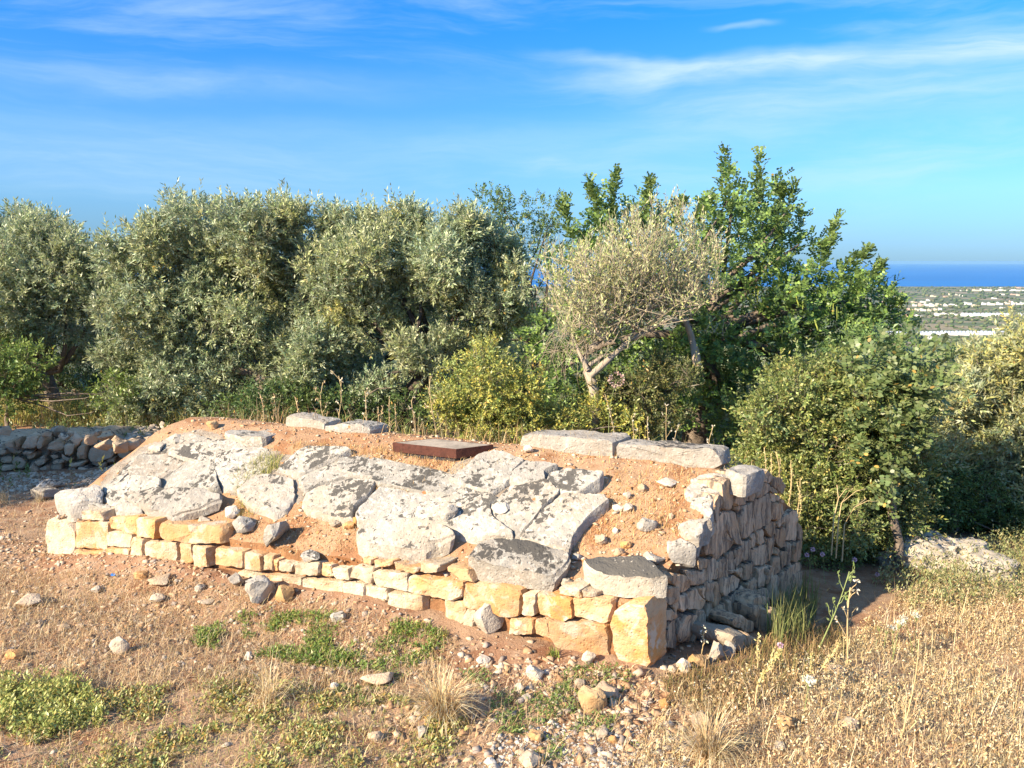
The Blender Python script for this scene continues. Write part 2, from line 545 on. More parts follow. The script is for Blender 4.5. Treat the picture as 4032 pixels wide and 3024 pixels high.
M['petal_white'] = plain_mat('white_petal', (0.75, 0.72, 0.64), 0.7, 0.2)

# ------------------------------------------------------------------ terrain and sea
def graded(lo, hi, step, far_lo, far_hi, grow=1.12):
    mid = list(np.arange(lo, hi + step * 0.5, step))
    a, s, v = [], step, lo
    while v > far_lo:
        s *= grow
        v -= s
        a.append(max(v, far_lo))
    b, s, v = [], step, hi
    while v < far_hi:
        s *= grow
        v += s
        b.append(min(v, far_hi))
    return np.array(a[::-1] + mid + b)


gx = graded(-5.5, 5.5, 0.045, -9000, 9000)
gy = graded(1.4, 9.0, 0.045, -40, 5600)
XX, YY = np.meshgrid(gx, gy)
ZZ = ground_z(XX, YY)
nearw = sstep(14, 7, YY) * sstep(12, 6, np.abs(XX))
ZZ = ZZ + nearw * (0.05 * fbm(XX * 2.2, YY * 2.2, 11, 4) + 0.022 * fbm(XX * 9, YY * 9, 17, 3))
ZZ = np.where(in_mound(XX, YY, 0.06), ZZ - 0.25, ZZ)
midw = sstep(200, 900, YY) * sstep(4600, 3000, YY)
ZZ = ZZ + midw * 5.0 * fbm(XX * 0.004, YY * 0.004, 23, 3)
ny, nx = XX.shape
V = np.stack([XX, YY, ZZ], -1).reshape(-1, 3)
idx = np.arange(nx * ny).reshape(ny, nx)
quads = np.stack([idx[:-1, :-1], idx[:-1, 1:], idx[1:, 1:], idx[1:, :-1]], -1).reshape(-1, 4)
me = bpy.data.meshes.new('ground')
me.vertices.add(len(V))
me.vertices.foreach_set('co', V.astype(np.float32).ravel())
me.loops.add(quads.size)
me.loops.foreach_set('vertex_index', quads.astype(np.int32).ravel())
me.polygons.add(len(quads))
me.polygons.foreach_set('loop_start', np.arange(0, quads.size, 4, dtype=np.int32))
me.polygons.foreach_set('loop_total', np.full(len(quads), 4, dtype=np.int32))
me.materials.append(M['soil'])
me.materials.append(M['plain'])
cy = V[quads].mean(1)[:, 1]
me.polygons.foreach_set('material_index', (cy > 15.5).astype(np.int32))
me.update(calc_edges=True)
me.shade_smooth()
tag(link('ground', me), 'red stony ground that falls away behind the trees to the coastal plain', 'ground', kind='structure')
_gi = ZZ


def surf(x, y):
    """surface including the fine relief of the ground near the camera"""
    x, y = np.asarray(x, float), np.asarray(y, float)
    w = sstep(14, 7, y) * sstep(12, 6, np.abs(x))
    g = ground_z(x, y) + w * (0.05 * fbm(x * 2.2, y * 2.2, 11, 4) + 0.022 * fbm(x * 9, y * 9, 17, 3))
    return np.where(in_mound(x, y), np.maximum(g, roof_z(x, y) + mound_relief(x, y)), g)


def mound_relief(x, y):
    return -0.012 + 0.03 * fbm(np.asarray(x) * 3.0, np.asarray(y) * 3.0, 31, 4) + 0.015 * fbm(np.asarray(x) * 14, np.asarray(y) * 14, 37, 3)


sea = mesh_py('sea', [(-90000, 4300, -150), (90000, 4300, -150), (90000, 45000, -150), (-90000, 45000, -150)], [(0, 1, 2, 3)], M['sea'])
tag(link('sea', sea), 'deep blue sea beyond the coastal plain', 'sea', kind='structure')

# ------------------------------------------------------------------ stones
def chaikin(P, it=2, q=0.18):
    for _ in range(it):
        Q = []
        n = len(P)
        for i in range(n):
            a, b = P[i], P[(i + 1) % n]
            Q.append(a * (1 - q) + b * q)
            Q.append(a * q + b * (1 - q))
        P = np.array(Q)
    return P


def resample(P, n):
    d = np.linalg.norm(np.roll(P, -1, 0) - P, axis=1)
    c = np.concatenate([[0], np.cumsum(d)])
    t = np.linspace(0, c[-1], n, endpoint=False)
    Q = np.vstack([P, P[:1]])
    return np.stack([np.interp(t, c, Q[:, k]) for k in range(P.shape[1])], 1)


def stone_mesh(name, poly, ext, mat, n=22, bulge=0.012, rough=0.007, gap=0.006, seed=0, taper=0.9, fine=None, q=0.18, grow_=1.0, it=1, low=1.1):
    """a block whose face is the 3D polygon and whose body runs back along ext"""
    P = resample(chaikin(np.array(poly, float), it, q), n)
    c = P.mean(0)
    P = c + (P - c) * grow_
    ext = np.array(ext, float)
    L = np.linalg.norm(ext)
    # inward shrink by the joint gap
    r = np.linalg.norm(P - c, axis=1, keepdims=True)
    P = c + (P - c) * np.maximum(0.75, 1 - gap / np.maximum(r, 1e-4))
    nrm = np.cross(P[n // 3] - P[0], P[2 * n // 3] - P[0])
    nrm = nrm / np.linalg.norm(nrm)
    if np.dot(nrm, ext) > 0:
        nrm = -nrm
    ed = min(0.30, 0.010 / max(float(np.median(r)), 0.02))
    chip = np.abs(rng.normal(0, 1, n)) * 0.022
    rings = [(0.40, bulge, 0), (0.78, bulge * 0.9, 0), (1 - ed * 0.5, bulge * 0.6, 0), (1.0, 0, 0.006 / L), (1.01, -0.0, 0.35), (0.99, 0, 0.7), (taper, 0, 1.0)]
    tl = rng.normal(0, 0.06, 3)
    tl = tl - nrm * np.dot(tl, nrm)
    V = [c + nrm * bulge]
    for s, b, d in rings:
        for q_, p in enumerate(P):
            V.append(c + (p - c) * (s - (chip[q_] if s > 0.8 and d < 0.3 else 0)) + nrm * (b + (np.dot(p - c, tl) * s if d < 0.1 else 0)) + ext * d)
    V.append(c + ext)
    V = np.array(V)
    off = Vector((seed * 3.17, seed * 1.31, seed * 0.77))
    fr = fine or 9.0
    for i in range(len(V)):
        p = Vector(V[i]) + off
        nv = mnoise.noise_vector(p * fr) * rough + mnoise.noise_vector(p * fr * 2.7) * rough * 0.6 + mnoise.noise_vector(p * fr * 0.35) * rough * low
        V[i] += np.array(nv)
    F = []
    for j in range(n):
        F.append((0, 1 + j, 1 + (j + 1) % n))
    for k in range(len(rings) - 1):
        a, b = 1 + k * n, 1 + (k + 1) * n
        for j in range(n):
            F.append((a + j, b + j, b + (j + 1) % n, a + (j + 1) % n))
    last = 1 + (len(rings) - 1) * n
    for j in range(n):
        F.append((len(V) - 1, last + (j + 1) % n, last + j))
    # orientation
    if np.dot(np.cross(V[1] - V[0], V[2] - V[0]), nrm) < 0:
        F = [f[::-1] for f in F]
    return mesh_py(name, V, F, mat, True, R_(27))


def localize(me, loc):
    co = np.empty(len(me.vertices) * 3, np.float32)
    me.vertices.foreach_get('co', co)
    co = co.reshape(-1, 3) - np.array(loc, np.float32)
    me.vertices.foreach_set('co', co.ravel())
    me.update()


def part_stone(name, parent, me):
    """child whose own origin sits at its centre"""
    co = np.empty(len(me.vertices) * 3, np.float32)
    me.vertices.foreach_get('co', co)
    c = co.reshape(-1, 3).mean(0)
    localize(me, c)
    o = link(name, me, parent, np.array(c) - np.array(parent.location))
    return o


TOMB = thing('stone_tomb', (FR[0], FR[1], 0), 'low dry stone tomb with lichen covered roof slabs on an earth mound', 'tomb')

# earth fill of the tomb: top follows the gable roof, sides drop behind the wall stones
nu, nw = 190, 110
U, W = np.meshgrid(np.linspace(0, 1, nu), np.linspace(0, 1, nw))
iu, iw = 0.009 + U * 0.982, 0.020 + W * 0.960
Xm = FR[0] + iu * FV[0] + iw * GV[0]
Ym = FR[1] + iu * FV[1] + iw * GV[1]
Zm = roof_z(Xm, Ym) + mound_relief(Xm, Ym)
V = [tuple(p) for p in np.stack([Xm, Ym, Zm], -1).reshape(-1, 3)]
ii = np.arange(nu * nw).reshape(nw, nu)
F = [tuple(int(c) for c in q) for q in np.stack([ii[:-1, 1:], ii[:-1, :-1], ii[1:, :-1], ii[1:, 1:]], -1).reshape(-1, 4)]
nf_top = len(F)
border = list(ii[0, :]) + list(ii[1:, -1]) + list(ii[-1, :-1][::-1]) + list(ii[1:-1, 0][::-1])
base = len(V)
V += [(V[b][0], V[b][1], -0.9) for b in border]
nb = len(border)
for j in range(nb):
    a, b = int(border[j]), int(border[(j + 1) % nb])
    F.append((a, b, base + (j + 1) % nb, base + j))
PAVE = [hit('t', a, b, 0.0, roof_z)[:2] for a, b in [(205,1062),(240,1010),(300,965),(430,925),(560,960),(630,985),(700,962),(850,992),(960,1012),(1010,987),(1075,987),(1170,1000),(1296,1026),(1280,1055),(1295,1080),(1228,1168),(1120,1155),(985,1138),(900,1104),(760,1104),(650,1080),(600,1098),(515,1070),(480,1056),(380,1054),(300,1076)]]


def in_poly(P, x, y):
    ins = np.zeros(np.shape(x), bool)
    j = len(P) - 1
    for i in range(len(P)):
        cond = ((P[i][1] > y) != (P[j][1] > y)) & (x < (P[j][0] - P[i][0]) * (y - P[i][1]) / (P[j][1] - P[i][1] + 1e-12) + P[i][0])
        ins = ins ^ cond
        j = i
    return ins


cxm = (Xm[:-1, :-1] + Xm[1:, 1:]) / 2
cym = (Ym[:-1, :-1] + Ym[1:, 1:]) / 2
pv = in_poly(PAVE, cxm, cym).reshape(-1)
me = mesh_py('earth_fill', V, F, [M['earth'], M['core'], M['joint']], True, R_(40), [2 if k else 0 for k in pv] + [1] * nb)
bm_ = bmesh.new(); bm_.from_mesh(me); bmesh.ops.recalc_face_normals(bm_, faces=bm_.faces); bm_.to_mesh(me); bm_.free()
part_stone('earth_fill', TOMB, me)

FRONT = [
 ('a', 'fp', [(400,860),(530,890),(582,960),(577,1080),(545,1190),(370,1190),(382,960)]),
 ('a', 'f', [(592,880),(830,890),(815,1105),(590,1085)]),
 ('a', 'f', [(582,1098),(806,1112),(800,1215),(560,1200)]),
 ('a', 'fp', [(645,795),(800,800),(812,882),(655,868)]),
 ('a', 'f', [(872,850),(1060,852),(1060,985),(1018,975),(875,925)]),
 ('a', 'f', [(1065,855),(1220,868),(1225,940),(1205,1012),(1065,990)]),
 ('a', 'fp', [(838,965),(1018,985),(1014,1080),(830,1078)]),
 ('a', 'f', [(828,1088),(1010,1090),(1000,1225),(815,1210)]),
 ('a', 'fp', [(1030,1010),(1115,1018),(1110,1140),(1018,1142)]),
 ('a', 'f', [(1015,1150),(1120,1158),(1112,1235),(1005,1225)]),
 ('a', 'fp', [(1128,1030),(1362,1045),(1352,1205),(1128,1160)]),
 ('a', 'f', [(1245,895),(1480,912),(1690,930),(1700,1058),(1430,1035),(1268,1000)]),
 ('a', 'f', [(1385,1048),(1490,1060),(1490,1200),(1440,1210),(1388,1190)]),
 ('a', 'fp', [(1495,1062),(1610,1078),(1605,1225),(1560,1245),(1495,1235)]),
 ('a', 'f', [(1655,1085),(1880,1110),(1880,1240),(1655,1205)]),
 ('a', 'f', [(1890,1112),(2020,1140),(2020,1260),(1890,1245)]),
 ('a', 'fp', [(2028,1142),(2110,1155),(2110,1265),(2028,1260)]),
 ('a', 'f', [(1130,1210),(1350,1230),(1350,1285),(1130,1260)]),
 ('b', 'f', [(160,1165),(190,1175),(185,1260),(160,1262)]),
 ('b', 'fp', [(192,1190),(305,1210),(292,1275),(195,1262)]),
 ('b', 'fp', [(318,1195),(512,1190),(502,1285),(328,1278)]),
 ('b', 'f', [(514,1210),(602,1217),(612,1302),(522,1302)]),
 ('b', 'fp', [(612,1240),(742,1240),(742,1332),(640,1330)]),
 ('b', 'fp', [(768,1225),(918,1230),(916,1362),(758,1312)]),
 ('b', 'fp', [(925,1265),(1192,1280),(1192,1412),(928,1372)]),
 ('b', 'f', [(1200,1285),(1610,1345),(1602,1450),(1540,1482),(1200,1412)]),
 ('b', 'fp', [(228,1310),(382,1320),(376,1432),(236,1412)]),
 ('b', 'fp', [(392,1320),(682,1345),(680,1452),(398,1432)]),
 ('b', 'fp', [(690,1345),(858,1370),(858,1492),(688,1462)]),
 ('b', 'fp', [(862,1370),(1028,1400),(1026,1514),(860,1508)]),
 ('b', 'fp', [(1058,1425),(1300,1450),(1290,1575),(1180,1555),(1058,1505)]),
 ('b', 'f', [(1088,1195),(1268,1230),(1252,1277),(1090,1257)]),
 ('b', 'f', [(912,1185),(1068,1190),(1064,1217),(928,1230)]),
 ('b', 'fp', [(1272,1200),(1442,1220),(1424,1282),(1275,1278)]),
 ('b', 'f', [(1474,1240),(1640,1250),(1692,1347),(1600,1330),(1474,1270)]),
 ('b', 'f', [(838,1165),(912,1180),(902,1217),(850,1207)]),
 ('b', 'f', [(396,1438),(560,1450),(560,1520),(396,1500)]),
 ('b', 'f', [(566,1455),(690,1468),(690,1540),(566,1525)]),
 ('b', 'fp', [(-120,1268),(40,1290),(40,1370),(-120,1340)]),
 ('b', 'f', [(46,1292),(222,1310),(222,1400),(46,1376)]),
 ('c', 'f', [(238,1095),(440,1108),(644,1130),(652,1190),(642,1312),(570,1342),(430,1295),(240,1270)]),
 ('c', 'fp', [(92,1215),(238,1230),(248,1290),(226,1395),(96,1410)]),
 ('c', 'fp', [(250,1292),(320,1302),(305,1420),(222,1400)]),
 ('c', 'fp', [(666,1155),(762,1160),(750,1328),(650,1322)]),
 ('c', 'f', [(768,1170),(1012,1200),(1018,1330),(960,1368),(780,1322)]),
 ('c', 'f', [(1028,1205),(1302,1220),(1292,1380),(1250,1398),(1028,1332)]),
 ('c', 'f', [(578,1347),(752,1352),(750,1460),(560,1460)]),
 ('c', 'f', [(756,1352),(855,1370),(862,1490),(756,1462)]),
 ('c', 'f', [(862,1370),(1266,1400),(1272,1660),(1130,1640),(900,1560),(862,1460)]),
 ('c', 'f', [(928,1120),(1082,1130),(1090,1197),(990,1190),(930,1162)]),
 ('c', 'fp', [(1090,1150),(1205,1170),(1192,1204),(1098,1192)]),
]
MAT_F = {'f': M['front'], 'fp': M['front_pale']}
INW = G_HAT
sid = 0
for zone, mk, pts in FRONT:
    sid += 1
    out = -np.array([F_HAT[1], -F_HAT[0]]) if False else np.array([-0.361, -0.933])
    push = rng.uniform(0.0, 0.022)
    P = [on_plane(zone, a, b, FL, FR) + np.array([out[0], out[1], 0]) * push for a, b in pts]
    w = max(p[0] for p in P) - min(p[0] for p in P)
    me = stone_mesh('stone', P, (INW[0] * 0.17, INW[1] * 0.17, 0), MAT_F[mk], n=40, bulge=rng.uniform(0.001, 0.006), rough=0.011, gap=0.003, grow_=1.06, q=0.04, seed=sid, fine=13.0, low=0.8)
    part_stone('stone', TOMB, me)

# upright corner block, shared by both walls
CORNER = [('d', 205, 1072), ('d', 300, 1030), ('d', 412, 1022), ('d', 432, 1120), ('d', 418, 1320), ('d', 432, 1430), ('d', 400, 1482), ('d', 222, 1440), ('d', 190, 1320), ('d', 178, 1150)]
me = stone_mesh('corner_stone', [on_plane(z, a, b, FL, FR) + np.array([-0.361, -0.933, 0]) * 0.012 for z, a, b in CORNER], (G_HAT[0] * 0.19, G_HAT[1] * 0.19, 0), M['front'], n=60, bulge=0.003, rough=0.008, gap=0.0, seed=99, taper=1.0, q=0.03, fine=12.0, low=0.5)
o = part_stone('corner_stone', TOMB, me)
o['label'] = 'tall ochre block standing upright at the corner of the tomb'

GABLE = [
 ('g', [(965,320),(1075,220),(1142,270),(1122,560),(1070,705),(985,690),(958,470)]), ('g', [(1150,180),(1215,145),(1305,200),(1310,480),(1250,600),(1160,640),(1122,560),(1142,300)]),
 ('g', [(1310,225),(1400,160),(1480,170),(1500,240),(1420,312),(1340,312)]), ('g', [(1300,355),(1420,345),(1422,500),(1400,567),(1305,582)]),
 ('g', [(1428,310),(1532,262),(1547,470),(1428,532)]), ('g', [(1545,305),(1628,305),(1622,400),(1570,467),(1545,462)]),
 ('g', [(1500,250),(1540,160),(1620,100),(1692,165),(1692,240),(1640,308),(1535,292)]), ('g', [(1690,225),(1770,208),(1870,280),(1922,345),(1900,420),(1850,452),(1690,380)]),
 ('g', [(1628,360),(1682,358),(1772,440),(1750,462),(1640,432)]), ('g', [(1660,450),(1800,478),(1800,572),(1665,572)]),
 ('g', [(1800,520),(1862,540),(1852,582),(1800,574)]), ('g', [(1665,577),(1797,582),(1792,780),(1750,837),(1665,832)]),
 ('g', [(1800,590),(1868,600),(1852,750),(1800,802)]), ('g', [(1850,762),(1902,740),(1902,800),(1870,872),(1760,942),(1750,860)]),
 ('g', [(1888,800),(1990,690),(2062,710),(2062,900),(2050,1130),(1960,1150),(1888,1140)]), ('g', [(2062,880),(2132,980),(2132,1122),(2062,1132)]),
 ('g', [(1658,850),(1752,850),(1742,930),(1737,1042),(1650,1092),(1570,960),(1620,900)]), ('g', [(1402,560),(1640,440),(1662,560),(1652,830),(1612,900),(1422,1002)]),
 ('g', [(1280,600),(1400,568),(1420,1002),(1290,1112),(1218,1082),(1210,800)]), ('g', [(1168,640),(1272,600),(1240,682),(1200,702)]),
 ('g', [(1042,720),(1180,710),(1210,900),(1202,1202),(1132,1172),(1042,1000)]), ('g', [(838,740),(900,475),(962,460),(962,690),(920,820),(838,862)]),
 ('g', [(850,870),(960,720),(1034,740),(1042,1000),(1132,1172),(1112,1272),(1000,1322),(910,1412),(850,1370)]), ('g', [(698,880),(822,858),(842,1000),(842,1332),(730,1372),(698,1200)]),
 ('g', [(1368,1060),(1452,1010),(1470,1202),(1400,1272),(1382,1150)]), ('g', [(1460,1010),(1562,960),(1582,1182),(1500,1227),(1465,1180)]),
 ('g', [(1748,960),(1872,950),(1872,1222),(1810,1262),(1740,1150)]), ('g', [(1580,1080),(1650,1102),(1732,1052),(1742,1300),(1620,1432),(1600,1200)]),
 ('g', [(1248,1140),(1382,1120),(1392,1240),(1350,1422),(1272,1462),(1240,1250)]), ('g', [(1118,1270),(1252,1210),(1272,1462),(1148,1582)]),
 ('g', [(1408,1280),(1592,1190),(1622,1442),(1540,1502),(1428,1502)]), ('g', [(1038,1320),(1112,1290),(1152,1400),(1142,1582),(1030,1682)]),
 ('g', [(898,1420),(1032,1370),(1042,1662),(900,1702)]), ('g', [(758,1420),(872,1388),(902,1500),(892,1702),(758,1750)]),
 ('g', [(600,1580),(742,1538),(762,1750),(600,1802)]), ('g', [(1258,1480),(1402,1430),(1422,1542),(1382,1682),(1258,1722)]),
 ('g', [(1598,1480),(1682,1480),(1672,1662),(1580,1702)]), ('g', [(1438,1540),(1582,1500),(1582,1720),(1470,1802)]),
 ('g', [(1688,1380),(1792,1370),(1792,1602),(1688,1682)]), ('g', [(1738,1230),(1812,1270),(1792,1362),(1730,1332)]),
 ('g', [(1808,1290),(1892,1280),(1872,1482),(1798,1562)]), ('g', [(1888,1170),(1962,1160),(1952,1482),(1880,1502)]),
 ('g', [(1968,1150),(2132,1130),(2132,1420),(1968,1442)]), ('g', [(1948,1500),(2124,1450),(2124,1662),(1960,1702)]),
 ('g', [(1798,1580),(1942,1500),(1952,1702),(1800,1722)]), ('g', [(610,1385),(745,1380),(750,1530),(610,1570)]),
 ('h', [(208,130),(400,150),(472,230),(502,332),(390,422),(320,380),(208,250)]), ('h', [(438,110),(600,80),(692,110),(692,272),(520,322)]),
 ('h', [(198,310),(302,308),(302,540),(230,612),(148,560),(130,440)]), ('h', [(318,440),(472,428),(482,622),(390,692),(318,640)]),
 ('h', [(478,400),(592,338),(642,472),(702,540),(692,612),(600,662),(478,650)]), ('h', [(620,332),(712,280),(712,522),(650,442)]),
 ('h', [(718,260),(840,230),(842,562),(718,540)]), ('h', [(848,270),(942,238),(960,440),(962,552),(860,622),(848,562)]),
 ('h', [(948,220),(1102,128),(1232,230),(1212,320),(1000,472),(960,440)]), ('h', [(688,290),(716,262),(714,300),(690,320)]),
 ('h', [(1028,112),(1236,50),(1242,222),(1110,128)]), ('h', [(1298,270),(1432,188),(1452,332),(1400,432),(1298,522)]),
 ('h', [(1078,460),(1252,298),(1292,420),(1272,562),(1120,642),(1070,600)]), ('h', [(1448,130),(1572,88),(1582,332),(1460,362)]),
 ('h', [(1580,62),(1662,38),(1652,282),(1590,322)]), ('h', [(768,562),(850,538),(862,640),(892,822),(780,882),(738,760)]),
 ('h', [(868,632),(1002,558),(1012,740),(900,782)]), ('h', [(1008,502),(1072,498),(1082,692),(1010,702)]),
 ('h', [(578,680),(702,648),(742,760),(722,882),(568,902)]), ('h', [(388,732),(540,698),(562,860),(542,1162),(390,1182),(328,1000)]),
 ('h', [(188,960),(230,838),(312,808),(322,1000),(312,1242),(168,1242)]), ('h', [(148,660),(222,638),(292,740),(270,792),(200,832),(148,832)]),
 ('h', [(568,910),(722,890),(772,900),(742,1152),(548,1162)]), ('h', [(780,890),(892,830),(1002,790),(1040,1000),(780,1150)]),
 ('h', [(1088,650),(1272,570),(1298,530),(1330,640),(1100,760)]), ('h', [(1400,440),(1460,368),(1600,330),(1640,480),(1420,600)]),
 ('h', [(1798,100),(1942,38),(1952,542),(1798,562)]), ('h', [(1958,150),(2122,98),(2134,372),(1958,422)]), ('h', [(2010,400),(2134,378),(2154,702),(2018,722)]),
 ('h', [(1658,200),(1782,138),(1792,562),(1700,622),(1640,480)]), ('h', [(1798,570),(2004,548),(2010,800),(1798,820)]), ('h', [(230,560),(300,545),(318,640),(300,720),(228,630)]),
]
GOUT = np.array([GV[1], -GV[0]]); GOUT /= np.linalg.norm(GOUT)
for zone, pts in GABLE:
    sid += 1
    push = rng.uniform(-0.006, 0.014)
    P = [on_plane(zone, a, b, FR, BR) + np.array([GOUT[0], GOUT[1], 0]) * push for a, b in pts]
    me = stone_mesh('stone', P, (-GOUT[0] * 0.17, -GOUT[1] * 0.17, 0), M['gable'], n=30, bulge=rng.uniform(0.002, 0.012), rough=0.012, gap=0.002, grow_=1.03, q=0.05, seed=sid, fine=14.0, low=0.7)
    part_stone('stone', TOMB, me)

# footing stones that jut out below the gable wall
FOOT = [('h', 0.14, [(1060,760),(1250,730),(1400,830),(1420,980),(1230,990),(1080,870)]), ('h', 0.13, [(1370,600),(1580,590),(1622,1000),(1450,1050),(1420,900),(1360,700)]),
        ('h', 0.20, [(1622,620),(1762,640),(1742,1100),(1622,1060)]), ('h', 0.24, [(1060,1000),(1300,980),(1310,1300),(1200,1350),(1060,1150)]),
        
        
        ('h', 0.12, [(1420,440),(1620,420),(1640,590),(1380,600)]),
        ('h', 0.25, [(1310,1000),(1440,1050),(1420,1150),(1320,1200)])]
for zone, outd, pts in FOOT:
    sid += 1
    A = FR + GOUT * outd
    B = BR + GOUT * outd
    P = [on_plane(zone, a, b, A, B) for a, b in pts]
    me = stone_mesh('footing_stone', P, (-GOUT[0] * (outd + 0.02), -GOUT[1] * (outd + 0.02), 0.0), M['gable'] if outd < 0.22 else M['rock'], n=22, bulge=0.02, rough=0.014, gap=0.002, seed=sid)
    part_stone('footing_stone', TOMB, me)

# capping stones along the gable edge, flat tops in the sun
CAPS = [[('g', 290, 930), ('g', 420, 880), ('g', 700, 840), ('g', 830, 800), ('g', 842, 860), ('g', 700, 885), ('g', 690, 1090), ('g', 560, 1120), ('g', 330, 1040)],
        [('g', 470, 560), ('g', 760, 470), ('g', 900, 450), ('g', 870, 560), ('g', 830, 800), ('g', 720, 760), ('g', 690, 640)],
        [('g', 400, 420), ('g', 520, 290), ('g', 800, 300), ('g', 980, 280), ('g', 960, 440), ('g', 760, 450), ('g', 520, 500)],
        [('g', 510, 250), ('g', 640, 180), ('g', 900, 160), ('g', 1130, 190), ('g', 1060, 225), ('g', 960, 300), ('g', 700, 300)],
        [('g', 950, 130), ('g', 1150, 70), ('g', 1400, 60), ('g', 1610, 85), ('g', 1480, 165), ('g', 1320, 200), ('g', 1150, 170)]]
for pts in CAPS:
    sid += 1
    P = [hit(z, a, b, 0.02, roof_z) if pts[0][2] != 130 else at_z(z, a, b, 0.90) for z, a, b in pts]
    me = stone_mesh('capping_stone', P, (0, 0, -0.14), M['roof_pale'], n=28, bulge=0.012, rough=0.014, gap=0.003, seed=sid)
    part_stone('capping_stone', TOMB, me)

# ------------------------------------------------------------------ roof slabs
def slab(pts, off, thick, mat, n=56, rough=0.011, bulge=0.01, tilt=(0, 0), q=0.10, name='roof_slab', gap=0.003, grow_=1.0, low=1.0):
    global sid
    sid += 1
    P = np.array([hit(z, a, b, off, roof_z) for z, a, b in pts])
    c = P.mean(0)
    # best plane so that the slab stays flat
    A = np.c_[P[:, :2] - c[:2], np.ones(len(P))]
    co = np.linalg.lstsq(A, P[:, 2], rcond=None)[0]
    P[:, 2] = A @ co * 0.92 + P[:, 2] * 0.08
    P[:, 2] += (P[:, 0] - c[0]) * tilt[0] + (P[:, 1] - c[1]) * tilt[1]
    return stone_mesh(name, P, (0, 0, -thick), mat, n=n, bulge=bulge, rough=rough, gap=gap, seed=sid, taper=0.97, fine=9.0, q=q, grow_=grow_, low=low)


def Z(zone, L):
    return [(zone, a, b) for a, b in L]


ROOF = [
 (Z('m', [(0,505),(85,445),(160,352),(235,290),(245,312),(182,402),(112,478)]), 0.030, 'roof_pale'),
 (Z('m', [(245,290),(330,240),(420,200),(545,165),(640,188),(690,213),(530,243),(425,295),(245,310)]), 0.030, 'roof'),
 (Z('m', [(180,400),(240,310),(420,300),(520,335),(430,400),(370,440),(180,430)]), 0.030, 'roof'),
 (Z('m', [(10,490),(110,480),(175,435),(365,445),(362,500),(250,545),(95,610),(5,560)]), 0.030, 'roof'),
 (Z('m', [(425,297),(530,245),(690,215),(850,195),(890,250),(718,336),(700,345),(560,330)]), 0.030, 'roof'),
 (Z('m', [(525,338),(555,335),(700,350),(715,395),(740,505),(700,520),(560,508),(385,505),(370,445),(440,400)]), 0.030, 'roof'),
 (Z('m', [(722,342),(895,255),(1010,245),(1085,310),(1000,390),(960,420),(870,490),(760,500),(742,470),(718,395)]), 0.026, 'roof'),
 (Z('m', [(855,530),(960,435),(1080,418),(1190,440),(1200,560),(1155,640),(1080,668),(920,610)]), 0.036, 'roof_pale'),
 (Z('b', [(375,735),(395,660),(520,595),(720,550),(930,562),(880,660),(760,770),(760,870),(620,850),(420,790)]), 0.036, 'roof_pale'),
 (Z('b', [(180,470),(330,330),(420,295),(700,320),(740,335),(660,388),(560,430),(340,520),(255,480)]), 0.030, 'roof'),
 (Z('b', [(345,528),(565,437),(655,395),(668,468),(855,518),(925,553),(720,540),(520,585),(400,640)]), 0.028, 'roof'),
 (Z('z', [(0,155),(60,150),(150,160),(330,190),(370,205),(388,236),(330,260),(250,254),(125,232),(65,210),(0,190)]), 0.030, 'roof'),
 (Z('z', [(130,242),(250,260),(326,267),(250,290),(226,340),(150,352),(60,352),(52,332),(92,285)]), 0.034, 'roof'),
 (Z('z', [(398,240),(480,264),(497,277),(472,300),(482,340),(552,394),(420,402),(330,367),(232,342),(254,292),(332,267)]), 0.034, 'roof'),
 (Z('z', [(352,213),(385,190),(440,140),(500,133),(583,155),(545,185),(537,215),(482,260),(398,236)]), 0.034, 'roof'),
 (Z('z', [(590,157),(690,171),(645,192),(652,218),(575,232),(542,216),(550,188)]), 0.036, 'roof_pale'),
 (Z('z', [(662,195),(720,180),(835,200),(825,225),(757,260),(700,256),(657,220)]), 0.060, 'roof'),
 (Z('z', [(575,237),(654,224),(698,262),(642,308),(610,350),(562,394),(486,338),(476,300),(502,275),(540,240)]), 0.038, 'roof'),
 (Z('z', [(706,263),(760,264),(830,268),(847,290),(782,340),(737,400),(727,442),(690,432),(566,402),(615,352),(647,310)]), 0.058, 'roof'),
]
for pts, off, mk in ROOF:
    me = slab(pts, off, 0.12, M[mk], gap=0.002, q=0.05, grow_=1.055, bulge=0.002, rough=0.007, low=0.4, n=64)
    part_stone('roof_slab', TOMB, me)

# displaced capstones and squared blocks: each lies loose on the tomb
def loose_slab(name, pts, off, thick, mk, label, cat, tilt=(0, 0), n=44, rough=0.013, q=0.10, bulge=0.012):
    me = slab(pts, off, thick, M[mk], n=n, rough=rough, tilt=tilt, q=q, name=name, bulge=bulge)
    co = np.empty(len(me.vertices) * 3, np.float32)
    me.vertices.foreach_get('co', co)
    co = co.reshape(-1, 3)
    loc = (*co[:, :2].mean(0), co[:, 2].min())
    localize(me, loc)
    return tag(link(name, me, None, loc), label, cat, 'loose slabs along the front edge of the tomb' if cat == 'slab' else None)


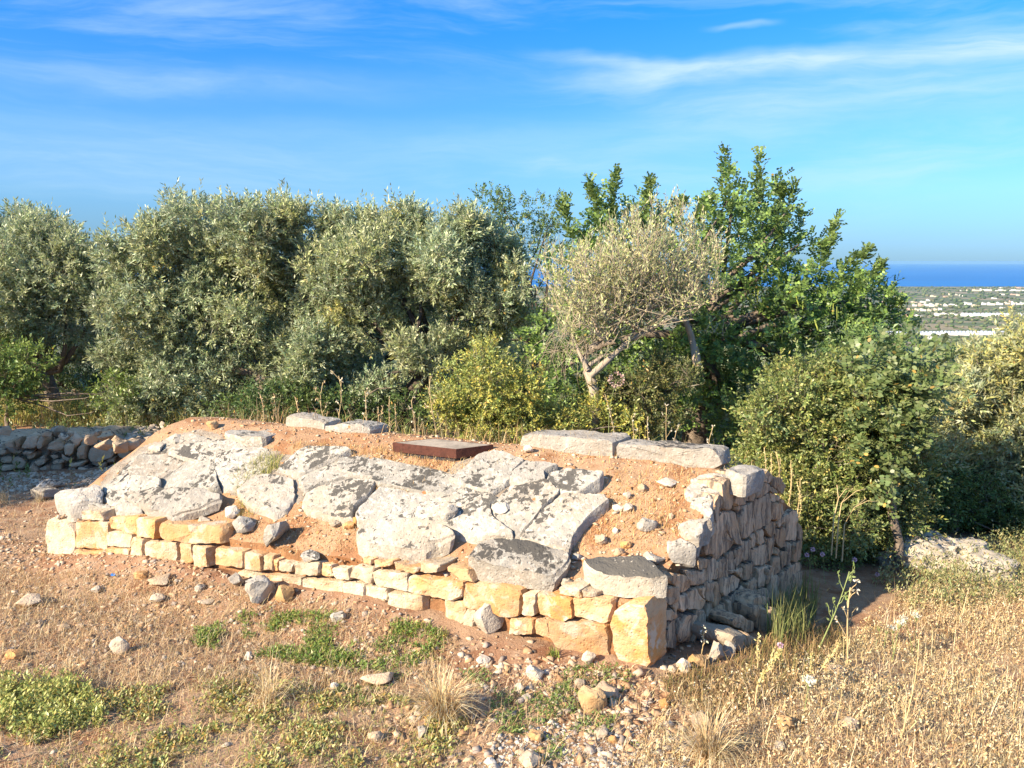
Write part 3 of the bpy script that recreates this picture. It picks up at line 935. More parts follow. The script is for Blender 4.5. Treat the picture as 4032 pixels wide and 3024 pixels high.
loose_slab('stone_slab', Z('a', [(1085,785),(945,690),(1230,628),(1560,628),(1700,665),(1700,700),(1390,815),(1330,840)]), 0.10, 0.085, 'roof_pale', 'grey flat capstone jutting over the orange stones near the left corner', 'slab', (0, 0.05))
loose_slab('stone_slab', Z('a', [(880,745),(940,690),(1085,780),(1105,815),(1060,825),(890,815)]), 0.08, 0.07, 'roof_pale', 'small rounded grey slab tucked against the left jutting capstone', 'slab')
loose_slab('stone_boulder', Z('a', [(420,710),(560,650),(735,590),(790,625),(775,680),(650,735),(545,760)]), 0.10, 0.15, 'rock_grey', 'angular lichen grey boulder sitting on the left corner of the wall', 'boulder', n=30, rough=0.02)
loose_slab('stone_slab', Z('a', [(645,750),(705,728),(860,752),(860,778),(780,785)]), 0.05, 0.045, 'roof_pale', 'thin flaking grey slab beside the corner boulder', 'slab', n=26)
loose_slab('stone_slab', Z('b', [(765,985),(880,895),(1050,865),(1300,880),(1440,910),(1550,955),(1540,985),(1390,1030),(1300,1090),(1000,1080),(850,1060)]), 0.11, 0.11, 'roof_pale', 'thick pale capstone with pointed left end, lying tilted mid way along front', 'slab', (0, 0.04))
loose_slab('stone_slab', Z('c', [(255,935),(300,860),(430,790),(560,780),(760,800),(980,840),(1000,890),(960,960),(880,1050),(700,1025),(450,985)]), 0.11, 0.105, 'roof', 'wide squared capstone with black lichen above the yellow wall block', 'slab', (0.0, 0.02))
loose_slab('stone_slab', Z('c', [(1085,935),(1200,905),(1540,905),(1640,965),(1720,1045),(1600,1065),(1300,1062),(1180,1025)]), 0.13, 0.115, 'roof_dark', 'thick dark topped capstone overhanging the upright corner block', 'slab', (0.0, 0.03))

# squared blocks along the ridge
RA, RB = FR + GV * 0.5 + FV, FR + GV * 0.5
GB3 = (GV[0] / np.linalg.norm(GV), GV[1] / np.linalg.norm(GV))


def ridge_block(name, zone, pts, depth, mk, label, shift=0.0, n=30):
    global sid
    sid += 1
    A, B = RA + GV * shift, RB + GV * shift
    P = [on_plane(zone, a, b, A, B) for a, b in pts]
    zm = np.mean([p[2] for p in P])
    for p in P:
        if p[2] < zm:
            p[2] -= 0.07
    me = stone_mesh(name, P, (GB3[0] * depth, GB3[1] * depth, 0), M[mk], n=n, bulge=0.012, rough=0.013, gap=0.0, seed=sid, q=0.08, taper=0.97)
    co = np.empty(len(me.vertices) * 3, np.float32)
    me.vertices.foreach_get('co', co)
    co = co.reshape(-1, 3)
    loc = (*co[:, :2].mean(0), co[:, 2].min())
    localize(me, loc)
    return tag(link(name, me, None, loc), label, 'block')


ridge_block('stone_block', 'w', [(362,262),(385,238),(430,250),(520,275),(610,300),(600,350),(480,330),(362,330)], 0.16, 'roof_pale', 'long ochre and white block on the ridge left of the rusty cover')
ridge_block('stone_block', 'w', [(610,310),(690,288),(800,292),(890,315),(880,350),(770,345),(660,375),(612,370)], 0.18, 'roof', 'shorter grey block on the ridge with an undercut shaded front')
ridge_block('stone_block', 'c', [(625,25),(680,12),(1000,22),(1330,55),(1340,110),(1310,180),(1100,170),(800,165),(625,120)], 0.22, 'roof_pale', 'big squared limestone block on the ridge right of the rusty cover', n=44)
ridge_block('stone_block', 'c', [(1345,82),(1600,100),(1900,122),(2090,130),(2110,175),(2020,215),(1700,180),(1345,150)], 0.16, 'roof_pale', 'low long block ending the ridge on the right with an orange lichen spot', n=36)
ridge_block('stone_block', 'm', [(545,165),(570,150),(650,150),(720,165),(700,190),(560,195)], 0.12, 'roof_pale', 'small pale squared stone on the ridge at the left end', n=20)


def flat_block(name, zone, pts, z, thick, mk, label):
    global sid
    sid += 1
    P = [at_z(zone, a, b, z) for a, b in pts]
    me = stone_mesh(name, P, (0, 0, -thick), M[mk], n=34, bulge=0.008, rough=0.012, gap=0.0, seed=sid, q=0.08, taper=0.97)
    co = np.empty(len(me.vertices) * 3, np.float32)
    me.vertices.foreach_get('co', co)
    co = co.reshape(-1, 3)
    loc = (*co[:, :2].mean(0), co[:, 2].min())
    localize(me, loc)
    return tag(link(name, me, None, loc), label, 'block')


flat_block('stone_block', 'm', [(760,165),(900,118),(1000,110),(1128,132),(1118,165),(1020,205),(860,195)], 0.87, 0.10, 'roof', 'flat lichen block at the left end of the ridge with dark right side')

# rusty cover with concrete filling
cz = 0.925
C4 = [at_z('n', a, b, cz) for a, b in ((260, 45), (525, 73), (680, 54), (430, 27))]
cc = sum(C4) / 4
cover = thing('inspection_cover', (cc[0], cc[1], cz - 0.068), 'rusty steel framed cover filled with pale concrete lying on the mound', 'cover')
def inset(P, k):
    return [cc + (p - cc) * k for p in P]
V, F = [], []
for ring, zz in ((C4, -0.066), (C4, 0.0), (inset(C4, 0.985), 0.001), (inset(C4, 0.985), -0.012)):
    V += [(p[0] - cc[0], p[1] - cc[1], 0.068 + zz) for p in ring]
for k in range(3):
    for j in range(4):
        a, b = k * 4 + j, k * 4 + (j + 1) % 4
        F.append((a, b, b + 4, a + 4))
link('steel_frame', mesh_py('steel_frame', V, F, M['rust']), cover)
V, F = [], []
I4 = inset(C4, 0.984)
for gx_ in range(9):
    for gy_ in range(9):
        a, b = gx_ / 8, gy_ / 8
        p = (I4[0] * (1 - a) + I4[1] * a) * (1 - b) + (I4[3] * (1 - a) + I4[2] * a) * b
        zz = 0.066 + 0.004 * fbm(p[0] * 12, p[1] * 12, 5, 3)
        V.append((p[0] - cc[0], p[1] - cc[1], float(zz)))
for i in range(8):
    for j in range(8):
        F.append((i * 9 + j, (i + 1) * 9 + j, (i + 1) * 9 + j + 1, i * 9 + j + 1))
link('concrete_filling', mesh_py('concrete_filling', V, F, M['concrete'], True), cover)
V, F = [], []
for ring, zz in ((inset(C4, 0.86), -0.066), (inset(C4, 0.86), -0.11)):
    V += [(p[0] - cc[0], p[1] - cc[1], 0.068 + zz) for p in ring]
for j in range(4):
    F.append((j, (j + 1) % 4, (j + 1) % 4 + 4, j + 4))
link('gap_shade_band', mesh_py('gap_shade_band', V, F, M['black_plastic']), cover)  # black band stands in for the shaded gap under the frame

# ------------------------------------------------------------------ loose rocks
def rock_mesh(name, size, mat, seed, pts=18, flat=1.0):
    r = random.Random(seed)
    bm = bmesh.new()
    for i in range(pts):
        v = Vector((r.gauss(0, 1), r.gauss(0, 1), r.gauss(0, 1))).normalized()
        v = Vector((v.x * size[0] * 0.5, v.y * size[1] * 0.5, v.z * size[2] * 0.5)) * r.uniform(0.86, 1.12)
        bm.verts.new(v)
    g = bmesh.ops.convex_hull(bm, input=bm.verts)
    bmesh.ops.delete(bm, geom=[e for e in g['geom_interior'] if isinstance(e, bmesh.types.BMVert)], context='VERTS')
    bmesh.ops.bevel(bm, geom=bm.edges[:] + bm.verts[:], offset=min(size) * 0.07, segments=1, affect='EDGES', profile=0.6, clamp_overlap=True)
    bmesh.ops.subdivide_edges(bm, edges=bm.edges[:], cuts=1, use_grid_fill=True)
    a = min(size) * 0.10
    for v in bm.verts:
        v.co += mnoise.noise_vector(v.co * (1.6 / max(size)) * 3 + Vector((seed, 0, 0))) * a
    bmesh.ops.recalc_face_normals(bm, faces=bm.faces)
    me = bpy.data.meshes.new(name)
    bm.to_mesh(me)
    bm.free()
    me.materials.append(mat)
    me.shade_smooth()
    me.set_sharp_from_angle(angle=R_(28))
    return me


MK = {'g': 'rock_grey', 'w': 'rock_white', 'o': 'rock_ochre', 'r': 'rock', 'p': 'roof_pale'}


def rock(zone, x0, y0, x1, y1, mk, label, cat='rock', name='rock', group=None, sink=0.22, z=None, yaw=None, dy=0.85, pts=18):
    global sid
    sid += 1
    s = ZONES[zone][2]
    p = hit(zone, (x0 + x1) / 2, y1 - (y1 - y0) * 0.22, 0, surf) if z is None else at_z(zone, (x0 + x1) / 2, y1 - (y1 - y0) * 0.2, z)
    dist = np.linalg.norm(p - EYE)
    w = (x1 - x0) / s / F_PX * dist
    h = (y1 - y0) / s / F_PX * dist
    hz = max(h * 0.95, w * 0.3)
    me = rock_mesh(name, (w, w * dy, hz * (1 + sink)), M[MK[mk]], sid, pts)
    o = link(name, me, None, (p[0], p[1], p[2] + hz * (0.5 - sink * 0.5)))
    o.rotation_euler = (0, 0, 0 if yaw is None else yaw)
    return tag(o, label, cat, group)


ROCKS = [
 ('b', 55, 915, 325, 1095, 'g', 'rough grey rock lying on bare red earth between two capstones', 'rock'),
 ('b', 1435, 775, 1585, 925, 'p', 'upright pale stone standing on the slabs above the middle capstone', 'stone'),
 ('b', 1825, 750, 1990, 840, 'w', 'sunlit cream stone lying on the lichen slab joint', 'stone'),
 ('a', 1705, 783, 1842, 868, 'w', 'pale rounded stone beside the left jutting capstone and grass seam', 'stone'),
 ('a', 1785, 865, 1975, 965, 'p', 'narrow split stone lying on earth near the grass seam', 'stone'),
 ('a', 1525, 855, 1625, 905, 'w', 'small white wedge stone under the left jutting capstone', 'stone'),
 ('b', 680, 890, 785, 945, 'o', 'orange stone chip under the pale slab edge', 'stone'),
 ('b', 755, 845, 815, 930, 'o', 'upright orange sliver against the pale slab edge', 'stone'),
 ('b', 575, 880, 680, 930, 'r', 'beige chip on the earth below the pale slab', 'stone'),
 ('b', 360, 1120, 530, 1185, 'p', 'flat grey stone embedded in earth above the front wall', 'stone'),
 ('c', 1382, 438, 1450, 500, 'w', 'rounded cream stone on the orange earth right of the slabs', 'stone'),
 ('c', 1630, 342, 1785, 395, 'w', 'thin white flat stone near the gable edge', 'stone'),
 ('c', 1305, 530, 1400, 585, 'w', 'white stone on orange earth near the slab end', 'stone'),
 ('c', 1380, 525, 1470, 590, 'r', 'beige broken stone beside the white one on orange earth', 'stone'),
 ('c', 1485, 635, 1645, 730, 'p', 'large flat pale stone half buried in the orange earth', 'stone'),
 ('c', 1165, 750, 1275, 825, 'r', 'pinkish buried stone beside the dark slab end', 'stone'),
 ('c', 1370, 792, 1455, 855, 'o', 'ochre stone on earth behind the dark topped capstone', 'stone'),
 ('c', 1305, 848, 1405, 895, 'r', 'buried beige stone just behind the dark topped capstone', 'stone'),
 ('c', 1680, 790, 1800, 895, 'w', 'round cream boulder on the gable edge behind the capstone', 'boulder'),
 ('c', 1500, 880, 1700, 960, 'p', 'pale rough stone wedged between the cream boulder and capstone', 'stone'),
 ('g', 160, 1175, 600, 1590, 'p', 'big split grey boulder half in shade on the gable edge', 'boulder'),
 ('c', 1015, 885, 1105, 940, 'g', 'small grey flake wedged between two front capstones', 'stone'),
 ('c', 930, 1065, 1030, 1125, 'p', 'grey chip in the gap between the squared and dark topped capstones', 'stone'),
 ('c', 663, 103, 738, 172, 'w', 'rounded cream stone in front of the big ridge block', 'stone'),
 ('c', 1715, 595, 1760, 640, 'r', 'tiny beige stone by the dry plant on the gable edge', 'stone'),
 ('c', 1310, 700, 1355, 750, 'w', 'small cream pebble stone alone on the orange earth', 'stone'),
 ('c', 1490, 385, 1580, 440, 'r', 'whitish flat stone in orange earth, up the slope', 'stone'),
 ('m', 648, 88, 725, 152, 'o', 'round ochre stone perched on the ridge at the left end', 'stone'),
 ('m', 300, 238, 420, 302, 'w', 'white stone lying on the left edge of the roof', 'stone'),
 ('m', 410, 182, 540, 245, 'p', 'pale flat stone on the left roof edge', 'stone'),
 ('a', 1870, 1340, 2105, 1515, 'p', 'pitted grey boulder at the foot of the front wall', 'boulder'),
 ('a', 1755, 1305, 1885, 1390, 'p', 'small grey stone left of the pitted boulder', 'stone'),
 ('b', 145, 1390, 310, 1500, 'o', 'orange broken stone right of the pitted boulder', 'stone'),
 ('c', 300, 1250, 530, 1475, 'w', 'white pointed stone leaning at the foot of the yellow wall block', 'stone'),
 ('a', 1030, 1268, 1150, 1325, 'o', 'flat ochre stone on red soil under the left wall', 'stone'),
 ('a', 1155, 1308, 1345, 1375, 'r', 'wide flat stone on red soil under the left wall', 'stone'),
 ('a', 1135, 1455, 1275, 1505, 'r', 'flat beige stone on open soil in front of the left wall', 'stone'),
 ('a', 1530, 1488, 1650, 1520, 'r', 'thin pale stone flush with the soil near the pitted boulder', 'stone'),
 ('e', 695, 428, 800, 535, 'w', 'small white stone standing on end with a long shadow', 'stone'),
 ('e', 45, 500, 150, 548, 'o', 'wedge shaped ochre stone on soil by the left picture edge', 'stone'),
 ('e', 1520, 510, 1582, 556, 'w', 'small white stone in the green ground cover', 'stone'),
 ('e', 2055, 255, 2150, 320, 'p', 'pale stone half hidden by grass below the wall', 'stone'),
 ('e', 1210, 85, 1285, 125, 'p', 'grey stone on the soil left of the grey stone pair', 'stone'),
 ('e', 575, 100, 640, 135, 'w', 'pale chip on stony soil under the left wall', 'stone'),
 ('e', 370, 335, 440, 362, 'r', 'flat beige stone on the stony soil at left', 'stone'),
 ('e', 85, 185, 250, 215, 'r', 'long thin beige stone on the stony soil at left', 'stone'),
 ('f', 1530, 745, 1725, 880, 'o', 'big pointed ochre stone in the path below the corner block', 'stone'),
 ('f', 1640, 700, 1790, 800, 'r', 'jagged pale stone behind the pointed ochre stone', 'stone'),
 ('f', 1210, 598, 1325, 690, 'w', 'white angular stone in the path below the wall', 'stone'),
 ('f', 1565, 500, 1655, 585, 'w', 'pale stone at the foot of the long ochre block', 'stone'),
 ('f', 1142, 700, 1210, 765, 'w', 'small white round stone among path gravel', 'stone'),
 ('f', 228, 1000, 335, 1065, 'r', 'beige stone in the green plants at the bottom', 'stone'),
 ('f', 538, 970, 612, 1045, 'p', 'grey stone at the foot of the dry grass tuft', 'stone'),
 ('f', 1232, 998, 1332, 1055, 'o', 'tan stone on grey gravel below the path', 'stone'),
 ('f', 1168, 1140, 1305, 1210, 'r', 'largest beige stone on the grey gravel at the bottom', 'stone'),
 ('f', 192, 628, 400, 700, 'r', 'broad flat stone embedded in the grass below the wall', 'stone'),
 ('f', 903, 528, 995, 585, 'w', 'narrow white stone in soil under the wall', 'stone'),
 ('f', 960, 1170, 1040, 1210, 'w', 'pale stone on grey gravel left of the largest one', 'stone'),
 ('f', 1645, 985, 1735, 1035, 'r', 'pinkish stone at the edge of the dry grass tuft on the right', 'stone'),
 ('f', 1725, 1030, 1785, 1075, 'o', 'small ochre stone beside the pinkish one', 'stone'),
 ('f', 1515, 675, 1590, 730, 'r', 'beige stone in the rubble path behind the pointed stone', 'stone'),
 ('f', 1040, 570, 1085, 605, 'w', 'small white chip in soil under the leaning stone', 'stone'),
 ('f', 760, 635, 830, 670, 'r', 'pale stone behind the dry grass tuft', 'stone'),
 ('f', 1190, 765, 1250, 815, 'r', 'cream pebble stone in the middle of the path', 'stone'),
 ('f', 0, 700, 55, 745, 'w', 'white stone among grass, first of the scattered row', 'stone'),
 ('f', 90, 712, 140, 745, 'o', 'orange stone among grass beside the white one', 'stone'),
 ('f', 50, 755, 100, 795, 'o', 'small ochre pebble in the grass in front of the pair', 'stone'),
 ('f', 2035, 805, 2120, 860, 'o', 'ochre stone buried in dry weeds below the footing', 'stone'),
 ('h', 720, 1190, 1010, 1460, 'w', 'sunlit craggy stone at the outer edge of the footing ledge', 'stone'),
 ('h', 960, 1140, 1170, 1400, 'p', 'grey and white craggy stone ending the footing ledge', 'stone'),
 ('h', 480, 1330, 730, 1550, 'o', 'rounded ochre stone on the footing ledge beside a green stalk', 'stone'),
 ('h', 310, 1420, 510, 1620, 'w', 'whitish lump at the edge of the footing ledge near the corner block', 'stone'),
 ('h', 170, 1470, 320, 1600, 'r', 'small pinkish lump right of the corner block base', 'stone'),
 ('k', 660, 915, 785, 995, 'o', 'tan flat stone in the dry grass field', 'stone'),
 ('k', 140, 893, 275, 1000, 'r', 'pale rough stone in dry weeds by the tuft', 'stone'),
 ('k', 645, 1068, 722, 1122, 'w', 'flat white stone at the bottom of the dry grass', 'stone'),
 ('k', 985, 595, 1105, 650, 'r', 'brown flat stone at the shadow edge of the dry grass', 'stone'),
 ('k', 1065, 925, 1180, 985, 'r', 'pinkish stone sunk in the dry grass', 'stone'),
 ('r', 278, 462, 452, 525, 'p', 'flat grey stone on shaded ground before the rubble wall', 'stone'),
 ('r', 215, 515, 402, 600, 'p', 'larger flat grey stone by the dry stalks near the rubble wall', 'stone'),
]
for rk in ROCKS:
    zone, x0, y0, x1, y1, mk, lab, cat = rk
    kw = {}
    if 'standing on end' in lab:
        kw = dict(dy=0.5)
    if 'split grey boulder' in lab:
        kw = dict(dy=0.6, pts=12)
    rock(zone, x0, y0, x1, y1, mk, lab, cat, name='boulder' if cat == 'boulder' else 'stone', **kw)

# limestone outcrops on the right
def outcrop(x, y, sx, sy, sz, label, seed, yaw=0.0):
    bm = bmesh.new()
    bmesh.ops.create_icosphere(bm, subdivisions=5, radius=1.0)
    for v in bm.verts:
        p = v.co.copy()
        f = Vector((seed * 7.0, 0, 0))
        r_ = 1.0 + 0.55 * mnoise.noise(p * 1.3 + f) + 0.30 * (0.5 - abs(mnoise.noise(p * 2.9 + f))) + 0.16 * (0.4 - abs(mnoise.noise(p * 6.5 + f))) + 0.05 * mnoise.noise(p * 17 + f)
        z = p.z * r_
        z = math.copysign(abs(z) ** 0.75, z)
        v.co = Vector((p.x * r_ * sx, p.y * r_ * sy, z * sz))
    me = bpy.data.meshes.new('rock_outcrop')
    bm.to_mesh(me); bm.free()
    me.materials.append(M['outcrop'])
    me.shade_smooth(); me.set_sharp_from_angle(angle=R_(40))
    o = link('rock_outcrop', me, None, (x, y, float(ground_z(x, y)) + 0.02))
    o.rotation_euler[2] = yaw
    return tag(o, label, 'rock')


p = at_z('q', 1160, 1440, -0.30)
outcrop(p[0], p[1] + 0.15, 0.52, 0.34, 0.24, 'long craggy limestone outcrop under the shrubs on the right', 3, -0.25)
p = at_z('q', 950, 1330, -0.30)
outcrop(p[0], p[1] + 0.1, 0.24, 0.25, 0.30, 'tall grey knob of limestone at the left end of the long outcrop', 5, 0.3)
p = at_z('q', 1500, 1560, -0.30)
outcrop(p[0], p[1] + 0.1, 0.26, 0.20, 0.16, 'smaller sunlit limestone outcrop at the edge of the dry grass', 8)

# plastic scraps
for zone, x, y, mk, lab in (('a', 875, 1308, 'blue_plastic', 'crumpled blue plastic scrap on stony soil'), ('a', 418, 1505, 'black_plastic', 'black plastic scrap lying on soil at left'),
                            ('a', 190, 1545, 'yellow_plastic', 'yellow orange scrap lying on soil at left'), ('e', 275, 328, 'black_plastic', 'dark blue black scrap near the green sprouts')):
    p = hit(zone, x, y, 0, surf)
    V, F = [], []
    for i in range(5):
        for j in range(4):
            V.append(((i - 2) * 0.013, (j - 1.5) * 0.011, 0.008 + random.uniform(0, 0.014)))
    for i in range(4):
        for j in range(3):
            F.append((i * 4 + j, (i + 1) * 4 + j, (i + 1) * 4 + j + 1, i * 4 + j + 1))
    me = mesh_py('plastic_scrap', V, F, M[mk])
    o = tag(link('plastic_scrap', me, None, p), lab, 'litter')
    o.rotation_euler[2] = random.uniform(0, 6)

# ------------------------------------------------------------------ rubble wall on the left
WA, WB = hit('r', -60, 392, 0, ground_z)[:2], hit('r', 900, 340, 0, ground_z)[:2]
RW = thing('rubble_wall', (WA[0], WA[1], 0), 'tumbledown grey dry stone wall in shade below the olive trees', 'wall')
RUB = [[(170,222),(200,120),(285,125),(282,222)], [(285,140),(345,140),(342,215),(282,222)], [(342,172),(400,150),(457,180),(452,242),(337,237)], [(458,175),(560,170),(560,200),(530,272),(470,272)],
       [(560,200),(632,190),(632,292),(556,297)], [(638,230),(700,205),(830,215),(832,280),(700,322),(638,312)], [(188,332),(200,270),(270,250),(282,280),(240,322)], [(288,280),(340,250),(352,280),(310,287)],
       [(350,275),(410,265),(442,290),(390,307)], [(263,300),(340,288),(357,315),(300,337)], [(185,382),(240,325),(297,350),(272,412),(190,402)], [(290,362),(362,338),(362,412),(300,412)],
       [(363,330),(467,330),(467,402),(370,412)], [(485,320),(642,310),(600,352),(488,352)], [(483,355),(557,355),(552,397),(485,392)], [(563,362),(650,345),(692,370),(640,397),(570,397)],
       [(698,340),(772,310),(752,372),(700,382)], [(770,362),(932,320),(932,352),(780,397)], [(650,340),(700,322),(752,300),(742,335),(690,365)], [(90,290),(130,270),(187,310),(182,382),(108,382)],
       [(0,292),(87,280),(82,342),(0,342)], [(158,238),(262,230),(222,270),(163,268)], [(0,215),(72,225),(72,262),(0,262)], [(75,225),(155,230),(150,265),(78,268)], [(-60,280),(-5,290),(-5,345),(-60,345)],
       [(0,345),(100,345),(105,385),(0,385)], [(440,250),(470,275),(550,280),(545,305),(450,300)], [(360,310),(480,300),(480,328),(362,328)], [(840,225),(930,230),(925,300),(840,290)], [(760,290),(830,285),(825,318),(770,330)],
       [(935,240),(1010,235),(1000,300),(935,310)], [(130,150),(168,140),(166,215),(128,210)], [(-60,215),(-5,215),(-5,275),(-60,275)], [(60,170),(122,160),(125,215),(60,218)]]
wd = WB - WA
WOUT = np.array([wd[1], -wd[0]]); WOUT /= np.linalg.norm(WOUT)
for pts in RUB:
    sid += 1
    push = rng.uniform(-0.02, 0.07)
    P = [on_plane('r', a, b, WA, WB) + np.array([WOUT[0], WOUT[1], 0]) * push for a, b in pts]
    me = stone_mesh('stone', P, (-WOUT[0] * 0.25, -WOUT[1] * 0.25, 0), M['rubble'], n=16, bulge=0.035, rough=0.022, gap=0.004, seed=sid)
    part_stone('stone', RW, me)
for a, b, w in ((415, 95, 110), (515, 105, 60), (550, 150, 110), (650, 155, 100), (670, 120, 70), (750, 130, 120), (830, 170, 110), (930, 185, 120), (1060, 180, 110), (1150, 165, 90), (1200, 175, 70),
                (470, 125, 80), (330, 120, 60), (990, 160, 80), (745, 190, 100), (20, 90, 90), (860, 205, 120), (1130, 190, 80), (610, 130, 50), (700, 105, 60), (340, 110, 60)):
    sid += 1
    zt = 0.36 + 0.1 * random.random()
    p = at_z('r', a, b + 10, zt)
    if p[1] > WA[1] + 1.9:
        p = at_depth('r', a, b + 10, WA[1] + random.uniform(0.9, 1.9))
    ww = w / 1.81429 / F_PX * np.linalg.norm(p - EYE) * 1.15
    me = rock_mesh('stone', (ww, ww * 0.8, ww * 0.7), M['rubble'], sid, 14)
    o = link('stone', me, RW, np.array(p) - np.array(RW.location))
    o.rotation_euler[2] = random.uniform(0, 6)
V, F = [], []
wn = 26
for i in range(wn + 1):
    q = WA - wd * 0.25 + wd * 1.3 * i / wn - WOUT * 0.09
    low_ = min(1.0, (wn - i) / 4.0)
    for dd, zz in ((0, -0.1), (0.0, 0.22), (0.25, 0.28), (0.8, 0.24), (1.5, 0.10), (2.0, -0.1)):
        b = q - WOUT * dd
        V.append((b[0] - WA[0], b[1] - WA[1], zz * low_ * (0.95 + 0.2 * random.random()) - 0.12 * (1 - low_)))
for i in range(wn):
    for k in range(5):
        a = i * 6 + k
        F.append((a, a + 6, a + 7, a + 1))
link('rubble_fill', mesh_py('rubble_fill', V, F, M['rubble'], True), RW)

# ------------------------------------------------------------------ gravel
def hull_proto(seed, n=9, flat=0.6):
    r = random.Random(seed)
    bm = bmesh.new()
    for i in range(n):
        v = Vector((r.gauss(0, 1), r.gauss(0, 1), r.gauss(0, 1))).normalized() * 0.5
        bm.verts.new((v.x, v.y * r.uniform(0.6, 1), v.z * flat))
    g = bmesh.ops.convex_hull(bm, input=bm.verts)
    bmesh.ops.delete(bm, geom=[e for e in g['geom_interior'] if isinstance(e, bmesh.types.BMVert)], context='VERTS')
    bmesh.ops.triangulate(bm, faces=bm.faces[:])
    bmesh.ops.recalc_face_normals(bm, faces=bm.faces)
    bm.verts.index_update()
    V = np.array([v.co[:] for v in bm.verts])
    T = np.array([[v.index for v in f.verts] for f in bm.faces])
    bm.free()
    return V, T


PROTO = [hull_proto(i, 7 + i % 3, 0.38 + 0.1 * (i % 4)) for i in range(14)]


def pebbles(name, xy, size, cols, label, sink=0.25, fn=surf):
    Vs, Ts, Cs = [], [], []
    z = fn(xy[:, 0], xy[:, 1])
    base = 0
    pid = rng.integers(0, len(PROTO), len(xy))
    ang = rng.uniform(0, 2 * math.pi, len(xy))
    for k, (PV, PT) in enumerate(PROTO):
        s = np.where(pid == k)[0]
        if not len(s):
            continue
        c, sn = np.cos(ang[s])[:, None], np.sin(ang[s])[:, None]
        vx = PV[None, :, 0] * c - PV[None, :, 1] * sn
        vy = PV[None, :, 0] * sn + PV[None, :, 1] * c
        vz = np.repeat(PV[None, :, 2], len(s), 0)
        v = np.stack([vx, vy, vz], -1) * size[s][:, None, None]
        v += np.stack([xy[s, 0], xy[s, 1], z[s] + size[s] * (0.28 - sink)], -1)[:, None, :]
        t = PT[None] + (np.arange(len(s)) * len(PV))[:, None, None] + base
        Vs.append(v.reshape(-1, 3)); Ts.append(t.reshape(-1, 3)); Cs.append(np.repeat(cols[s], len(PV), 0))
        base += len(s) * len(PV)
    me = mesh_tri(name, np.concatenate(Vs), np.concatenate(Ts), M['pebble'], np.concatenate(Cs))
    return tag(link(name, me), label, 'gravel', kind='stuff')


def px_scatter(zone, poly, n, fn=height):
    """random surface points seen inside an image polygon (area-uniform on the ground)"""
    P = np.array([hit(zone, a, b, 0, fn)[:2] for a, b in poly])
    lo, hi = P.min(0), P.max(0)
    out = []
    tot = 0
    while tot < n:
        q = rng.uniform(lo, hi, (n * 2, 2))
        inside = np.zeros(len(q), bool)
        j = len(P) - 1
        for i in range(len(P)):
            cond = ((P[i, 1] > q[:, 1]) != (P[j, 1] > q[:, 1])) & (q[:, 0] < (P[j, 0] - P[i, 0]) * (q[:, 1] - P[i, 1]) / (P[j, 1] - P[i, 1] + 1e-12) + P[i, 0])
            inside ^= cond
            j = i
        q = q[inside]
        out.append(q)
        tot += len(q)
    return np.concatenate(out)[:n]


PAL = np.array([(0.42, 0.32, 0.22), (0.36, 0.245, 0.155), (0.46, 0.38, 0.29), (0.34, 0.20, 0.11), (0.40, 0.25, 0.14), (0.29, 0.235, 0.19)])


def pal(n, p=PAL, var=0.2):
    return np.clip(p[rng.integers(0, len(p), n)] * rng.uniform(1 - var, 1 + var, (n, 1)), 0, 0.8)


def sizes(n, lo, hi):
    return lo * (hi / lo) ** (rng.random(n) ** 2.2)


xy = np.concatenate([px_scatter('t', [(-160, 1080), (110, 1185), (600, 1260), (950, 1345), (700, 1480), (300, 1450), (-160, 1500)], 8000, ground_z),
                     px_scatter('t', [(-160, 1280), (2300, 1480), (2300, 1720), (-160, 1720)], 2600, ground_z),
                     px_scatter('t', [(-160, 1040), (300, 1040), (120, 1190), (-160, 1200)], 1200, ground_z)])
pebbles('gravel', xy, sizes(len(xy), 0.008, 0.065), pal(len(xy)), 'loose beige and ochre stone chips scattered over the red soil')
xy = np.concatenate([px_scatter('t', [(620, 1420), (1000, 1380), (1400, 1455), (1520, 1560), (1420, 1720), (950, 1720), (800, 1560)], 2400, ground_z), px_scatter('t', [(1050, 1430), (1400, 1455), (1540, 1540), (1500, 1640), (1250, 1600)], 900, ground_z)])
pebbles('gravel', xy, sizes(len(xy), 0.010, 0.085), pal(len(xy)), 'coarse pale rubble strewn along the path below the corner block')
xy = px_scatter('t', [(1080, 1590), (1250, 1560), (1480, 1600), (1520, 1720), (980, 1720)], 2200, ground_z)
pebbles('gravel', xy, sizes(len(xy), 0.010, 0.045), pal(len(xy), np.array([(0.40, 0.37, 0.33), (0.30, 0.28, 0.26), (0.48, 0.42, 0.35)])), 'grey gravel at the bottom of the path')
uwp = rng.random((10500, 2))
keep = (uwp[:, 1] < 0.58)
xy = FR + uwp[keep, :1] * FV * 0.97 + uwp[keep, 1:] * GV + G_HAT * 0.02
PAL_M = np.array([(0.43, 0.29, 0.17), (0.39, 0.215, 0.11), (0.46, 0.37, 0.27), (0.36, 0.18, 0.08), (0.42, 0.33, 0.235)])
pebbles('gravel', xy, sizes(len(xy), 0.008, 0.055), pal(len(xy), PAL_M), 'orange and cream stone chips on the earth of the mound')
xy = np.concatenate([px_scatter('r', [(-60, 400), (450, 400), (760, 390), (700, 480), (470, 560), (-60, 560)], 900, ground_z), px_scatter('r', [(600, 400), (900, 330), (940, 330), (760, 480), (600, 470)], 500, ground_z)])
pebbles('gravel', xy, sizes(len(xy), 0.02, 0.10), pal(len(xy), np.array([(0.44, 0.36, 0.27), (0.37, 0.27, 0.18), (0.48, 0.39, 0.29)])), 'loose rubble at the foot of the grey dry stone wall')
tt, dd = rng.random(1000), rng.uniform(0.0, 1.5, 1000)
